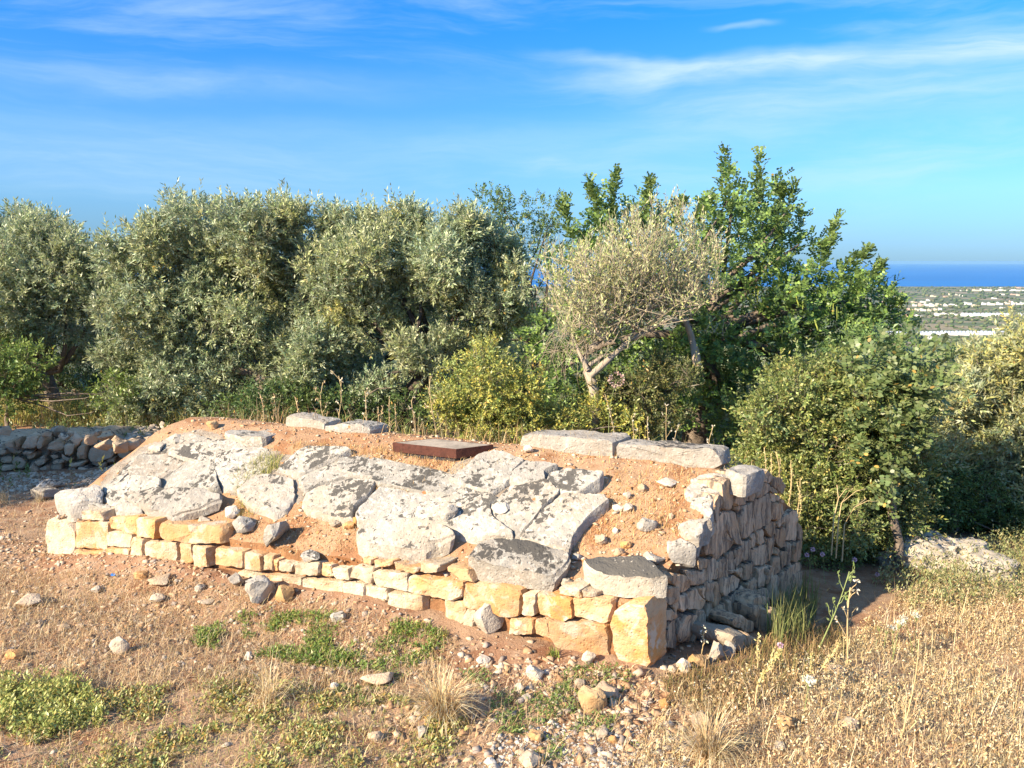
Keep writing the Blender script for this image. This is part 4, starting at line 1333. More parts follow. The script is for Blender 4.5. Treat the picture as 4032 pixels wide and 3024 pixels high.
xy = (WA - wd * 0.15)[None] + wd[None] * 1.35 * tt[:, None] - WOUT[None] * dd[:, None]
pebbles('gravel', xy, sizes(len(xy), 0.05, 0.22), pal(len(xy), np.array([(0.40, 0.33, 0.25), (0.31, 0.25, 0.19), (0.42, 0.35, 0.27)])), 'small rubble heaped on top of the grey dry stone wall', fn=lambda x, y: 0.22 - 0.10 * ((x - WA[0]) * -WOUT[0] + (y - WA[1]) * -WOUT[1]) + 0.03)

# ------------------------------------------------------------------ plant geometry
def frames(T):
    ref = np.where(np.abs(T[:, 2:3]) < 0.9, np.array([[0, 0, 1.0]]), np.array([[1.0, 0, 0]]))
    A = norm(np.cross(T, ref))
    return A, np.cross(T, A)


def leaf_quads(P, D, Nn, L, W, fold=0.0):
    S = norm(np.cross(D, Nn))
    L, W = L[:, None], W[:, None]
    mid = P + D * L * 0.45
    return np.stack([P, mid + S * W * 0.5, P + D * L - Nn * L * fold, mid - S * W * 0.5], 1).reshape(-1, 3)


def leaf_ovals(P, D, Nn, L, W):
    S = norm(np.cross(D, Nn))
    L, W = L[:, None], W[:, None]
    return np.stack([P, P + D * L * 0.3 + S * W * 0.46, P + D * L * 0.78 + S * W * 0.42, P + D * L, P + D * L * 0.78 - S * W * 0.42, P + D * L * 0.3 - S * W * 0.46], 1).reshape(-1, 3)


def leaf_colors(n, base, var=0.25, hue=0.12, dead=0.0, deadcol=(0.45, 0.30, 0.08)):
    b = np.array(base)
    c = b[rng.integers(0, len(b), n)] if b.ndim == 2 else np.repeat(b[None], n, 0)
    c = c * rng.uniform(1 - var, 1 + var, (n, 1)) * rng.uniform(1 - hue, 1 + hue, (n, 3))
    if dead:
        k = rng.random(n) < dead
        c[k] = np.array(deadcol) * rng.uniform(0.7, 1.2, (k.sum(), 1))
    return np.clip(c, 0, 0.8).astype(np.float32)


def sprigs(O, T, Ls, k, L, W, spread, up=0.3, oval=False):
    m = len(O)
    A, B = frames(T)
    t = np.linspace(0.12, 1.0, k)[None, :] * np.ones((m, 1))
    pos = O[:, None] + T[:, None] * (Ls[:, None] * t)[..., None]
    phi = np.arange(k)[None, :] * 2.4 + rng.uniform(0, 6.28, (m, 1))
    Rr = A[:, None] * np.cos(phi)[..., None] + B[:, None] * np.sin(phi)[..., None]
    s = spread * (1 - 0.55 * t)[..., None]
    D = norm(T[:, None] * (1 - s) + Rr * s + rng.normal(0, 0.18, (m, k, 3)))
    Nn = rng.normal(0, 0.6, (m, k, 3)) + np.array([0, 0, up]) + T[:, None] * 0.5
    Nn = norm(Nn - D * (Nn * D).sum(-1, keepdims=True))
    pos, D, Nn = pos.reshape(-1, 3), D.reshape(-1, 3), Nn.reshape(-1, 3)
    n = len(pos)
    LL = L * rng.uniform(0.65, 1.2, n)
    WW = W * rng.uniform(0.75, 1.2, n)
    return (leaf_ovals if oval else leaf_quads)(pos, D, Nn, LL, WW), n


def compound(O, T, Ls, nl, npair, L, W, rach):
    """shoots T carrying nl pinnate leaves of npair pairs of oval leaflets"""
    m = len(O)
    A, B = frames(T)
    t = np.linspace(0.15, 1.0, nl)[None, :] * np.ones((m, 1))
    pos = O[:, None] + T[:, None] * (Ls[:, None] * t)[..., None]
    phi = np.arange(nl)[None, :] * 2.4 + rng.uniform(0, 6.28, (m, 1))
    Rr = A[:, None] * np.cos(phi)[..., None] + B[:, None] * np.sin(phi)[..., None]
    a = (0.85 - 0.45 * t)[..., None]
    D = norm(T[:, None] * (1 - a) + Rr * a + rng.normal(0, 0.12, (m, nl, 3)) + np.array([0, 0, 0.12]))
    pos, D = pos.reshape(-1, 3), D.reshape(-1, 3)
    q = len(pos)
    Nn = np.array([0, 0, 1.0]) * 0.9 + rng.normal(0, 0.35, (q, 3)) + np.repeat(T, nl, 0) * 0.3
    Nn = norm(Nn - D * (Nn * D).sum(-1, keepdims=True))
    S = np.cross(D, Nn)
    rl = rach * rng.uniform(0.7, 1.15, q)
    out = []
    for j in range(npair):
        f = (j + 0.8) / npair
        for sgn in (-1, 1):
            p = pos + D * (rl * f)[:, None]
            d = norm(S * sgn + D * 0.35 + Nn * rng.uniform(-0.1, 0.45, (q, 1)))
            nn_ = norm(Nn + rng.normal(0, 0.25, (q, 3)))
            nn_ = norm(nn_ - d * (nn_ * d).sum(-1, keepdims=True))
            out.append(leaf_ovals(p, d, nn_, L * rng.uniform(0.8, 1.15, q), W * rng.uniform(0.8, 1.15, q)))
    return np.concatenate(out), q * npair * 2


def ball_points(C, Rd, n, up=0.35, inner=0.55):
    """points on clumps with outward/upward shoot directions"""
    C, Rd = np.array(C, float), np.array(Rd, float)
    wts = (Rd ** 2).mean(1) if Rd.ndim == 2 else Rd ** 2
    k = rng.choice(len(C), n, p=wts / wts.sum())
    d = norm(rng.normal(0, 1, (n, 3)))
    r = inner + (1 - inner) * rng.random(n) ** 0.6
    rr = Rd[k] if Rd.ndim == 2 else Rd[k][:, None]
    O = C[k] + d * rr * r[:, None]
    T = norm(d * 0.8 + np.array([0, 0, up]) + rng.normal(0, 0.35, (n, 3)))
    ball_points.tint = rng.uniform(0.74, 1.22, (len(C), 1))[k] * (1 + np.array([0.10, 0.03, -0.08]) * rng.normal(0, 1, (len(C), 1))[k])
    return O, T


def clumps_in(c, rad, n, rmin, rmax, zmin=None, shell=0.62):
    c, rad = np.array(c, float), np.array(rad, float)
    d = norm(rng.normal(0, 1, (n, 3)))
    r = shell + (1 - shell) * rng.random((n, 1))
    P = c + d * rad * r
    R = rng.uniform(rmin, rmax, n)
    if zmin is not None:
        P[:, 2] = np.maximum(P[:, 2], zmin + R * 0.6)
    return P, R


class Tubes:
    def __init__(s):
        s.V, s.F = [], []

    def add(s, pts, r0, r1, n=5, rough=0.0):
        pts = [np.array(p, float) for p in pts]
        b0 = len(s.V)
        m = len(pts)
        for i, p in enumerate(pts):
            d = pts[min(i + 1, m - 1)] - pts[max(i - 1, 0)]
            d = d / (np.linalg.norm(d) + 1e-9)
            ref = np.array([0, 0, 1.0]) if abs(d[2]) < 0.9 else np.array([1.0, 0, 0])
            a = np.cross(d, ref); a /= np.linalg.norm(a)
            b = np.cross(d, a)
            r = r0 + (r1 - r0) * i / max(1, m - 1)
            for j in range(n):
                an = 2 * math.pi * j / n
                k = r * (1 + (rough * (random.random() - 0.5) if rough else 0))
                s.V.append(p + (a * math.cos(an) + b * math.sin(an)) * k)
        for i in range(m - 1):
            for j in range(n):
                a, b = b0 + i * n + j, b0 + i * n + (j + 1) % n
                s.F.append((a, b, b + n, a + n))
        s.F.append(tuple(b0 + (m - 1) * n + j for j in range(n)))

    def mesh(s, name, mat, org):
        V = np.array(s.V) - np.array(org)
        return mesh_py(name, V, s.F, mat, True)


def bent(a, b, n=4, amp=0.1):
    a, b = np.array(a, float), np.array(b, float)
    L = np.linalg.norm(b - a)
    o = rng.normal(0, amp * L, 3)
    o2 = rng.normal(0, amp * L * 0.5, 3)
    return [a + (b - a) * t + o * math.sin(math.pi * t) + o2 * math.sin(2 * math.pi * t) for t in np.linspace(0, 1, n)]


def with_twigs(O, T, V, cl, per):
    """tint leaves clump by clump and add the twig each spray sits on"""
    m = len(O)
    cl = np.clip(cl * np.repeat(ball_points.tint, per, 0), 0, 0.8).astype(np.float32)
    L = rng.uniform(0.12, 0.26, m)
    tw = leaf_quads(O - T * (L * 0.45)[:, None], T, norm(rng.normal(0, 1, (m, 3))), L, rng.uniform(0.004, 0.008, m))
    tc_ = np.clip(np.array([[0.22, 0.18, 0.13]]) * rng.uniform(0.6, 1.2, (m, 1)), 0, 1).astype(np.float32)
    return np.concatenate([V, tw]), np.concatenate([cl, tc_])


def make_tree(name, label, cat, base, fork, C, Rd, nsp, kind, trunk_r=0.12, limbs=14, group=None, bark='bark', cols=None, trunk=True, dead=0.004, limb_to=None):
    base, fork = np.array(base, float), np.array(fork, float)
    root = thing(name, base, label, cat, group)
    if trunk:
        tb = Tubes()
        tb.add(bent(base - np.array([0, 0, 0.12]), fork, 6, 0.07), trunk_r * 1.25, trunk_r * 0.8, 9, 0.35)
        LT_ = C if limb_to is None else limb_to
        ordr = rng.permutation(len(LT_))[:limbs]
        for i in ordr:
            tb.add(bent(fork - np.array([0, 0, 0.04]), LT_[i], 5, 0.10), trunk_r * 0.5, trunk_r * 0.08, 5, 0.2)
        link('trunk', tb.mesh('trunk', M[bark], base), root)
    if kind == 'olive':
        O, T = ball_points(C, Rd, nsp, 0.4)
        lead = (rng.random(nsp) < 0.10) & (T[:, 2] > 0.2)
        T = norm(T + np.array([0, 0, 1.2]) * lead[:, None])
        V, n = sprigs(O, T, rng.uniform(0.08, 0.20, nsp) * np.where(lead, 1.7, 1.0), 14, 0.068, 0.019, 0.75)
        cl = leaf_colors(n, cols or [(0.30, 0.36, 0.165), (0.36, 0.41, 0.20), (0.24, 0.30, 0.13), (0.44, 0.47, 0.28)], 0.25, 0.06, dead)
        V, cl = with_twigs(O, T, V, cl, n // nsp)
        me = mesh_k('crown', V - base, 4, M['olive_leaf'], cl)
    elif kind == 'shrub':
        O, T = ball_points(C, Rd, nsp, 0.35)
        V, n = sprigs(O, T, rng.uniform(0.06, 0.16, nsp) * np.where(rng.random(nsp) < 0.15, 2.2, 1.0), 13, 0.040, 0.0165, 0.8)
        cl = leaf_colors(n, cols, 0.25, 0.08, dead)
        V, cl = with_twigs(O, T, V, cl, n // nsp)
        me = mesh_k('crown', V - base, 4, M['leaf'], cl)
    elif kind == 'carob':
        O, T = ball_points(C, Rd, nsp, 0.3, 0.6)
        V, n = compound(O, T, rng.uniform(0.12, 0.26, nsp), 6, 4, 0.042, 0.031, 0.12)
        cl = leaf_colors(n, cols or [(0.13, 0.21, 0.06), (0.18, 0.29, 0.065), (0.26, 0.38, 0.09), (0.11, 0.17, 0.07)], 0.25, 0.06, dead)
        me = mesh_k('crown', V - base, 6, M['leaf'], cl)
    elif kind == 'broad':
        O, T = ball_points(C, Rd, nsp, 0.2)
        V, n = sprigs(O, T, rng.uniform(0.08, 0.2, nsp), 10, 0.05, 0.026, 0.85)
        cl = leaf_colors(n, cols or [(0.13, 0.20, 0.06), (0.17, 0.25, 0.075)], 0.25, 0.06, dead)
        V, cl = with_twigs(O, T, V, cl, n // nsp)
        me = mesh_k('crown', V - base, 4, M['leaf'], cl)
    elif kind == 'lance':
        O, T = ball_points(C, Rd, nsp, 0.1)
        V, n = sprigs(O, T, rng.uniform(0.12, 0.28, nsp), 14, 0.10, 0.02, 0.8)
        V = V.reshape(-1, 4, 3); V[:, 2, 2] -= 0.04; V = V.reshape(-1, 3)
        cl = leaf_colors(n, cols or [(0.13, 0.20, 0.06), (0.17, 0.25, 0.08)], 0.2, 0.06, dead)
        V, cl = with_twigs(O, T, V, cl, n // nsp)
        me = mesh_k('crown', V - base, 4, M['leaf'], cl)
    o = link('crown', me, root)
    o['kind'] = 'stuff'
    return root


def billow(C, Rd, k=7, f=(0.34, 0.50), seed=0):
    r = np.random.default_rng(seed)
    P, Q = [C], [Rd * 0.74]
    for _ in range(k):
        d = norm(r.normal(0, 1, (len(C), 3)) + np.array([0, -0.25, 0.25]))
        P.append(C + d * (Rd * r.uniform(0.62, 0.88, len(C)))[:, None])
        Q.append(Rd * r.uniform(f[0], f[1], len(C)))
    return np.concatenate(P), np.concatenate(Q)


def screen_clumps(L, dist):
    """clump list from image positions: (x, y, radius px, depth offset) in the 2212 frame at a distance"""
    C, Rr = [], []
    for it in L:
        x, y, r = it[:3]
        dd = dist + (it[3] if len(it) > 3 else 0)
        p = at_depth('t', x, y, dd)
        C.append(p)
        Rr.append(r / 1661.0 * dd)
    return np.array(C), np.array(Rr)


def jit(L, seed, extra=2, jr=0.5, depth=0.5):
    r = random.Random(seed)
    out = []
    for it in L:
        x, y, rad = it[:3]
        out.append((x, y, rad, it[3] if len(it) > 3 else r.uniform(-depth, depth)))
        for k in range(extra):
            a = r.uniform(0, 6.28)
            q = r.uniform(0.35, 0.6) * rad
            out.append((x + math.cos(a) * rad * 0.72, y + math.sin(a) * rad * 0.6 + rad * 0.1, q, r.uniform(-depth, depth * 0.6)))
    return out


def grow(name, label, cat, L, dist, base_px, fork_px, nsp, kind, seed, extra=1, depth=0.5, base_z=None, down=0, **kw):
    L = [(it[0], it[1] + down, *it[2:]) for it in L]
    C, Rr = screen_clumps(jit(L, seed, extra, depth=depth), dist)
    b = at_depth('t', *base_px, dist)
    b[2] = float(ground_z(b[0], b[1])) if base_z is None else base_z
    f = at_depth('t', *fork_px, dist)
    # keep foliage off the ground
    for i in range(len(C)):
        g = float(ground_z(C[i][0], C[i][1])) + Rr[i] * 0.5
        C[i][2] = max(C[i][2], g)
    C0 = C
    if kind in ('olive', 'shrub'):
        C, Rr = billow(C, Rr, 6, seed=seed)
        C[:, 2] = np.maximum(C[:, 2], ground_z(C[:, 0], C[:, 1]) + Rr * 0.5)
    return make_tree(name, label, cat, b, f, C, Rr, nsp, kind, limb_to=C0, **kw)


grow('olive_tree', 'grey green olive tree with bare leaning trunk at the far left', 'tree',
     [(60, 560, 90), (-60, 560, 110), (150, 590, 75), (100, 520, 50), (180, 660, 60), (0, 640, 90), (100, 690, 70), (-80, 700, 100), (-160, 620, 120), (30, 735, 55), (180, 745, 45), (195, 600, 45), (-40, 500, 60), (60, 505, 45), (150, 535, 40)],
     10.9, (135, 888), (95, 800), 9000, 'olive', 1, trunk_r=0.10)
B_L = [(470, 560, 120), (370, 560, 90), (590, 530, 95), (640, 490, 60), (400, 480, 60), (520, 480, 60), (330, 600, 90), (300, 680, 75), (430, 680, 110), (560, 660, 110), (650, 600, 75),
       (300, 780, 75), (420, 790, 100), (330, 850, 60), (440, 860, 60), (540, 770, 70), (270, 610, 55), (255, 720, 50), (390, 890, 55), (300, 870, 60), (480, 860, 65), (540, 860, 55), (620, 800, 70), (660, 740, 60), (620, 445, 30), (480, 445, 32), (400, 445, 30), (320, 505, 40), (250, 540, 40), (660, 660, 60)]
grow('olive_tree', 'largest silvery olive tree with foliage hanging to the ground behind the left ridge', 'tree', B_L, 10.4, (560, 885), (560, 800), 13500, 'olive', 2, down=16, limbs=5, trunk_r=0.16)
C_L = [(760, 560, 90), (860, 530, 80), (960, 540, 85), (1050, 580, 75), (880, 480, 50), (740, 500, 50), (980, 490, 40), (720, 640, 75), (800, 680, 80), (760, 780, 85), (820, 840, 60), (700, 850, 60), (860, 640, 60),
       (1000, 650, 75), (1080, 660, 55), (1050, 740, 55), (960, 740, 40), (640, 830, 55), (620, 880, 40), (730, 470, 30), (800, 480, 32), (1100, 600, 40), (690, 730, 50), (900, 760, 50), (980, 820, 50), (1060, 820, 50), (880, 850, 45), (1010, 480, 35), (1060, 520, 45)]
grow('olive_tree', 'silvery olive tree with dark inner gap and black trunk, mid way along the row', 'tree', C_L, 10.2, (905, 900), (925, 780), 12500, 'olive', 3, down=14, trunk_r=0.13, bark='bark_dark')
grow('broadleaf_tree', 'tall airy green tree showing sky between its branches behind the olives', 'tree',
     [(1050, 450, 42), (1110, 455, 38), (1180, 460, 42), (1030, 480, 32), (1090, 510, 35), (1200, 510, 40), (1150, 520, 30), (1120, 570, 30), (1180, 590, 36), (1130, 640, 26), (1210, 660, 40), (1090, 700, 40), (1170, 720, 45), (1075, 430, 22), (1150, 800, 60), (1080, 830, 60)],
     13.5, (1150, 860), (1150, 740), 1250, 'broad', 4, depth=0.35, bark='bark_dark', trunk_r=0.07, limbs=22)

# the carob: broad crown, upright leafy spires, hanging pods
CAR = [(1330, 520, 90), (1450, 520, 80), (1600, 540, 110), (1700, 580, 80), (1620, 650, 110), (1500, 650, 110), (1380, 650, 100), (1280, 620, 80), (1730, 670, 80), (1800, 640, 60), (1640, 760, 100), (1760, 740, 70), (1520, 780, 90),
       (1400, 790, 90), (1290, 760, 80), (1850, 620, 45), (1880, 690, 45), (1600, 450, 70), (1690, 500, 55), (1540, 860, 70), (1480, 880, 60), (1600, 840, 70), (1200, 720, 55), (1180, 800, 55), (1240, 860, 60), (1350, 880, 60),
       (1850, 580, 30), (1890, 600, 28), (1920, 660, 24), (1240, 540, 50), (1570, 400, 38), (1640, 420, 42), (1700, 440, 30), (1310, 450, 38), (1400, 450, 38), (1880, 625, 34), (1915, 650, 26), (1860, 690, 45), (1905, 690, 34), (1840, 740, 50), (1780, 560, 40)]
carob = grow('carob_tree', 'tall glossy carob tree with upright leafy spires and hanging pods', 'tree', CAR, 9.6, (1520, 905), (1500, 720), 1500, 'carob', 5, down=34, depth=0.55, trunk_r=0.13, limbs=24, extra=1)
sO, sT, sL = [], [], []
for pts, d in (([(1585, 470), (1560, 400), (1565, 322)], 9.4), ([(1640, 480), (1640, 410), (1642, 335)], 9.4), ([(1690, 520), (1700, 460), (1718, 400)], 9.5), ([(1330, 470), (1325, 420), (1332, 378)], 9.5),
               ([(1290, 480), (1285, 430), (1275, 395)], 9.5), ([(1395, 480), (1400, 430), (1405, 390)], 9.5), ([(1775, 560), (1795, 520), (1810, 475)], 9.3), ([(1820, 590), (1850, 560), (1870, 545)], 9.3), ([(1860, 620), (1890, 590), (1905, 570)], 9.3),
               ([(1880, 690), (1920, 660), (1945, 655)], 9.3), ([(1500, 490), (1520, 450), (1535, 420)], 9.5), ([(1450, 490), (1465, 455), (1475, 432)], 9.5), ([(1230, 520), (1222, 470), (1218, 435)], 9.6), ([(1670, 480), (1690, 430), (1690, 405)], 9.5)):
    P = [at_depth('t', a, b, d) for a, b in pts]
    for i in range(len(P) - 1):
        for q in (0.0, 0.34, 0.67):
            sO.append(P[i] + (P[i + 1] - P[i]) * q + rng.normal(0, 0.015, 3))
            sT.append(norm((P[i + 1] - P[i])[None])[0])
            sL.append(np.linalg.norm(P[i + 1] - P[i]) * 0.34)
V, n = compound(np.array(sO), np.array(sT), np.array(sL), 8, 4, 0.043, 0.032, 0.115)
me = mesh_k('leafy_spires', V - np.array(carob.location), 6, M['leaf'], leaf_colors(n, [(0.11, 0.17, 0.05), (0.16, 0.24, 0.06), (0.23, 0.31, 0.09)], 0.25, 0.06))
o = link('leafy_spires', me, carob); o['kind'] = 'stuff'
for a, b in ((1612, 625), (1620, 630), (1630, 622), (1638, 628), (1560, 690), (1566, 700), (1640, 690), (1668, 700), (1675, 706), (1690, 712), (1720, 640), (1735, 650), (1742, 642), (1760, 690), (1800, 655), (1808, 662), (1700, 790), (1830, 690), (1590, 860), (1584, 866)):
    p = at_depth('t', a, b, 8.85 + random.uniform(-0.1, 0.1))
    Lp = random.uniform(0.11, 0.15)
    tb = Tubes()
    k = random.uniform(-0.03, 0.03)
    tb.add([(0, 0, 0), (k * 0.3, 0, -Lp * 0.3), (k, 0, -Lp * 0.7), (k * 1.3, 0, -Lp)], 0.007, 0.009, 5)
    me = mesh_py('pod', [(v[0] * 1.2, v[1] * 0.5, v[2]) for v in tb.V], tb.F, plain_mat('carob_pod', (0.26, 0.30, 0.06), 0.6, 0.3) if 'carob_pod' not in bpy.data.materials else bpy.data.materials['carob_pod'], True)
    o = link('pod', me, carob, p - np.array(carob.location))
    o.rotation_euler[2] = random.uniform(0, 6)

# sparse olive: forked trunk, fan of fine twigs with small pale leaves
SP = thing('sparse_olive_tree', at_depth('t', 1278, 930, 8.0), 'half bare olive with forked grey trunk and a fan of thin twigs', 'tree')
SP.location.z = float(ground_z(SP.location.x, SP.location.y))
org = np.array(SP.location)
D_ = 8.0
def T_(x, y, o=0.0):
    return at_depth('t', x, y, D_ + o)
tb = Tubes()
tb.add([org + np.array([0, 0, -0.1]), T_(1285, 880), T_(1282, 840), T_(1270, 800)], 0.062, 0.05, 9, 0.3)
LIMB = [[(1270, 800), (1262, 775), (1275, 750), (1300, 735)], [(1276, 812), (1300, 790), (1325, 768), (1360, 735), (1395, 715)], [(1272, 790), (1300, 770), (1318, 765)], [(1300, 735), (1330, 705), (1350, 690)],
        [(1300, 735), (1285, 700), (1270, 665)], [(1395, 715), (1440, 695), (1480, 690)], [(1360, 735), (1380, 690), (1420, 650)], [(1270, 800), (1250, 760), (1235, 720)], [(1350, 690), (1400, 670), (1450, 650)]]
for Lm in LIMB:
    tb.add([T_(x, y, rng.uniform(-0.08, 0.08)) for x, y in Lm], 0.042 if len(Lm) > 3 else 0.026, 0.018 if len(Lm) > 3 else 0.01, 7, 0.25)
tb.add([T_(1505, 790, 0.3), T_(1500, 755, 0.3), T_(1492, 725, 0.3), T_(1480, 690, 0.1)], 0.05, 0.03, 7, 0.2)
link('trunk', tb.mesh('trunk', M['twig'], org), SP)
tw = Tubes()
LO, LT, LLn = [], [], []
tips = []
for i in range(250):
    t = random.random()
    s = random.choice([(1270, 665), (1300, 735), (1350, 690), (1420, 650), (1480, 690), (1450, 650), (1235, 720), (1395, 715), (1320, 700), (1500, 660)])
    a = T_(s[0] + random.uniform(-25, 25), s[1] + random.uniform(-20, 10), random.uniform(-0.3, 0.3))
    ex = random.uniform(1165, 1565)
    top = 470 + 40 * math.sin((ex - 1165) / 60.0) + 70 * ((ex - 1380) / 200.0) ** 2
    ey = top + abs(random.gauss(0, 1)) * 95
    b = T_(ex, min(ey, 760), random.uniform(-0.55, 0.55))
    path = bent(a, b, 5, 0.06)
    path[1][2] -= 0.02
    tw.add(path, 0.0045, 0.0016, 3)
    for q in range(1, 5):
        d = path[q] - path[q - 1]
        Ld = np.linalg.norm(d)
        LO.append(path[q - 1]); LT.append(d / Ld); LLn.append(Ld)
        if q > 1:
            for _ in range(2):
                e = path[q] + np.array([random.gauss(0, 0.05), random.gauss(0, 0.05), random.uniform(0.06, 0.22)])
                dd = e - path[q]
                LO.append(path[q]); LT.append(dd / np.linalg.norm(dd)); LLn.append(np.linalg.norm(dd))
                tw.add([path[q], (path[q] + e) / 2 + rng.normal(0, 0.008, 3), e], 0.003, 0.0015, 3)
for i in range(70):                                    # drooping dead twigs
    a = T_(random.uniform(1190, 1300), random.uniform(690, 760), random.uniform(-0.2, 0.2))
    b = a + np.array([random.uniform(-0.25, 0.15), random.uniform(-0.1, 0.1), random.uniform(-0.5, -0.1)])
    tw.add(bent(a, b, 4, 0.1), 0.003, 0.0015, 3)
o = link('twigs', tw.mesh('twigs', M['twig'], org), SP); o['kind'] = 'stuff'
V, n = sprigs(np.array(LO), np.array(LT), np.array(LLn), 6, 0.048, 0.014, 0.6)
me = mesh_k('leaves', V - org, 4, M['olive_leaf'], leaf_colors(n, [(0.42, 0.46, 0.16), (0.50, 0.50, 0.20), (0.36, 0.42, 0.14), (0.54, 0.49, 0.24)], 0.2, 0.06))
o = link('leaves', me, SP); o['kind'] = 'stuff'

# shrubs
grow('yellow_shrub', 'yellow green thorny shrub behind the rusty cover', 'shrub',
     [(1000, 850, 55), (1060, 830, 55), (1090, 880, 60), (1020, 900, 45), (970, 890, 35), (1050, 780, 35), (1120, 850, 45), (1140, 900, 45), (990, 800, 22), (1180, 910, 40), (1090, 930, 40), (1040, 935, 35), (960, 850, 18), (1230, 925, 35), (1290, 900, 40), (1340, 915, 35)],
     7.9, (1060, 960), (1060, 880), 2300, 'shrub', 6, depth=0.25, cols=[(0.38, 0.40, 0.11), (0.48, 0.44, 0.10), (0.30, 0.35, 0.10)], trunk_r=0.03, dead=0.01)
grow('evergreen_shrub', 'dense bushy evergreen shrub right behind the gable wall', 'shrub',
     [(1700, 850, 85), (1790, 830, 75), (1880, 850, 75), (1760, 920, 100), (1860, 940, 95), (1680, 950, 75), (1720, 1030, 85), (1820, 1050, 100), (1920, 1010, 70), (1780, 1140, 90), (1880, 1150, 90), (1940, 1090, 60), (1800, 1210, 60), (1900, 1220, 55),
      (1650, 880, 45), (1640, 960, 45), (1760, 780, 40), (1830, 770, 35), (1690, 790, 35), (1960, 1160, 45), (1740, 1200, 50), (1930, 900, 45), (1970, 950, 35)],
     6.75, (1830, 1190), (1830, 1050), 7800, 'shrub', 7, down=30, depth=0.4, cols=[(0.21, 0.255, 0.075), (0.28, 0.31, 0.095), (0.36, 0.36, 0.13), (0.15, 0.20, 0.06)], trunk_r=0.05, dead=0.012)
grow('carob_bush', 'low pale carob bush with sunlit round leaflets right of the evergreen shrub', 'shrub',
     [(1900, 820, 50), (1950, 850, 45), (1985, 830, 32), (1930, 910, 50), (1890, 960, 45), (1960, 930, 35), (1990, 800, 22), (1870, 1020, 35), (1950, 1000, 35)],
     6.35, (1930, 1120), (1930, 960), 170, 'carob', 8, depth=0.2, trunk_r=0.035, extra=1, cols=[(0.16, 0.21, 0.08), (0.22, 0.26, 0.11), (0.12, 0.17, 0.06)], dead=0.02)
grow('almond_tree', 'small bright tree with drooping narrow leaves beside the carob', 'tree',
     [(1850, 760, 45), (1900, 770, 45), (1950, 765, 30), (1975, 755, 20), (1870, 800, 40), (1930, 800, 35), (1830, 790, 35)],
     8.6, (1900, 900), (1900, 820), 330, 'lance', 9, depth=0.2, trunk_r=0.035)
grow('olive_tree', 'yellowish young olive tree at the far right', 'tree',
     [(2140, 830, 75), (2200, 790, 70), (2090, 860, 55), (2100, 770, 35), (2160, 920, 85), (2080, 940, 65), (2240, 900, 90), (2030, 980, 45), (2180, 1010, 85), (2110, 1040, 75), (2240, 1060, 80), (2190, 1100, 70), (2060, 1010, 55), (2200, 730, 40), (2280, 800, 70), (2290, 960, 80), (2010, 910, 40)],
     8.0, (2175, 1150), (2170, 1000), 5200, 'olive', 10, depth=0.45, trunk_r=0.06, cols=[(0.34, 0.35, 0.14), (0.43, 0.42, 0.18), (0.27, 0.30, 0.115)], dead=0.012)
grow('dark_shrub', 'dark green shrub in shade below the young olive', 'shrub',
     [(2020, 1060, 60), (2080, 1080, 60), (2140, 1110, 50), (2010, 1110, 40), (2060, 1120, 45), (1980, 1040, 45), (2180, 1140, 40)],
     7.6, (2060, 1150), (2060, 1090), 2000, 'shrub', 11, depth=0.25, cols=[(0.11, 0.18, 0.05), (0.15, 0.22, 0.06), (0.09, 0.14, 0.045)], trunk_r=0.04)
grow('mastic_shrub', 'thorny undergrowth shrub beneath the half bare olive', 'shrub',
     [(1330, 860, 40), (1380, 840, 45), (1430, 850, 40), (1390, 900, 45), (1440, 910, 40), (1340, 920, 38), (1470, 820, 35), (1250, 900, 38), (1300, 830, 25), (1420, 790, 35)],
     8.2, (1390, 950), (1390, 880), 1100, 'shrub', 12, depth=0.2, cols=[(0.17, 0.18, 0.07), (0.22, 0.21, 0.09), (0.13, 0.15, 0.05)], trunk_r=0.03, dead=0.02)
grow('ivy_shrub', 'bright green leafy shrub at the foot of the far left olive', 'shrub',
     [(20, 800, 50), (70, 780, 35), (-40, 780, 60), (10, 850, 40), (240, 840, 30), (270, 870, 35), (180, 870, 20), (60, 860, 25)],
     10.0, (20, 890), (20, 850), 900, 'broad', 13, depth=0.25, trunk_r=0.03, cols=[(0.13, 0.20, 0.05), (0.17, 0.24, 0.06)])
grow('evergreen_bush', 'deep green bush in shade behind the bare trunk of the far left olive', 'bush',
     [(60, 800, 55), (120, 790, 55), (190, 800, 55), (240, 780, 50), (20, 850, 50), (110, 860, 50), (190, 870, 45), (260, 860, 45), (-40, 820, 60)],
     12.2, (150, 900), (150, 840), 1500, 'broad', 15, depth=0.25, trunk_r=0.04, cols=[(0.10, 0.155, 0.05), (0.13, 0.19, 0.06)])
grow('sucker_bush', 'low dark bush of suckers at the base of the largest olive', 'bush',
     [(560, 880, 40), (620, 870, 40), (500, 900, 35), (670, 890, 40), (740, 890, 40), (820, 900, 35), (880, 890, 35), (590, 920, 30), (700, 930, 30)],
     9.6, (640, 940), (640, 910), 900, 'broad', 14, depth=0.25, trunk_r=0.03, cols=[(0.08, 0.13, 0.04), (0.10, 0.16, 0.05)])

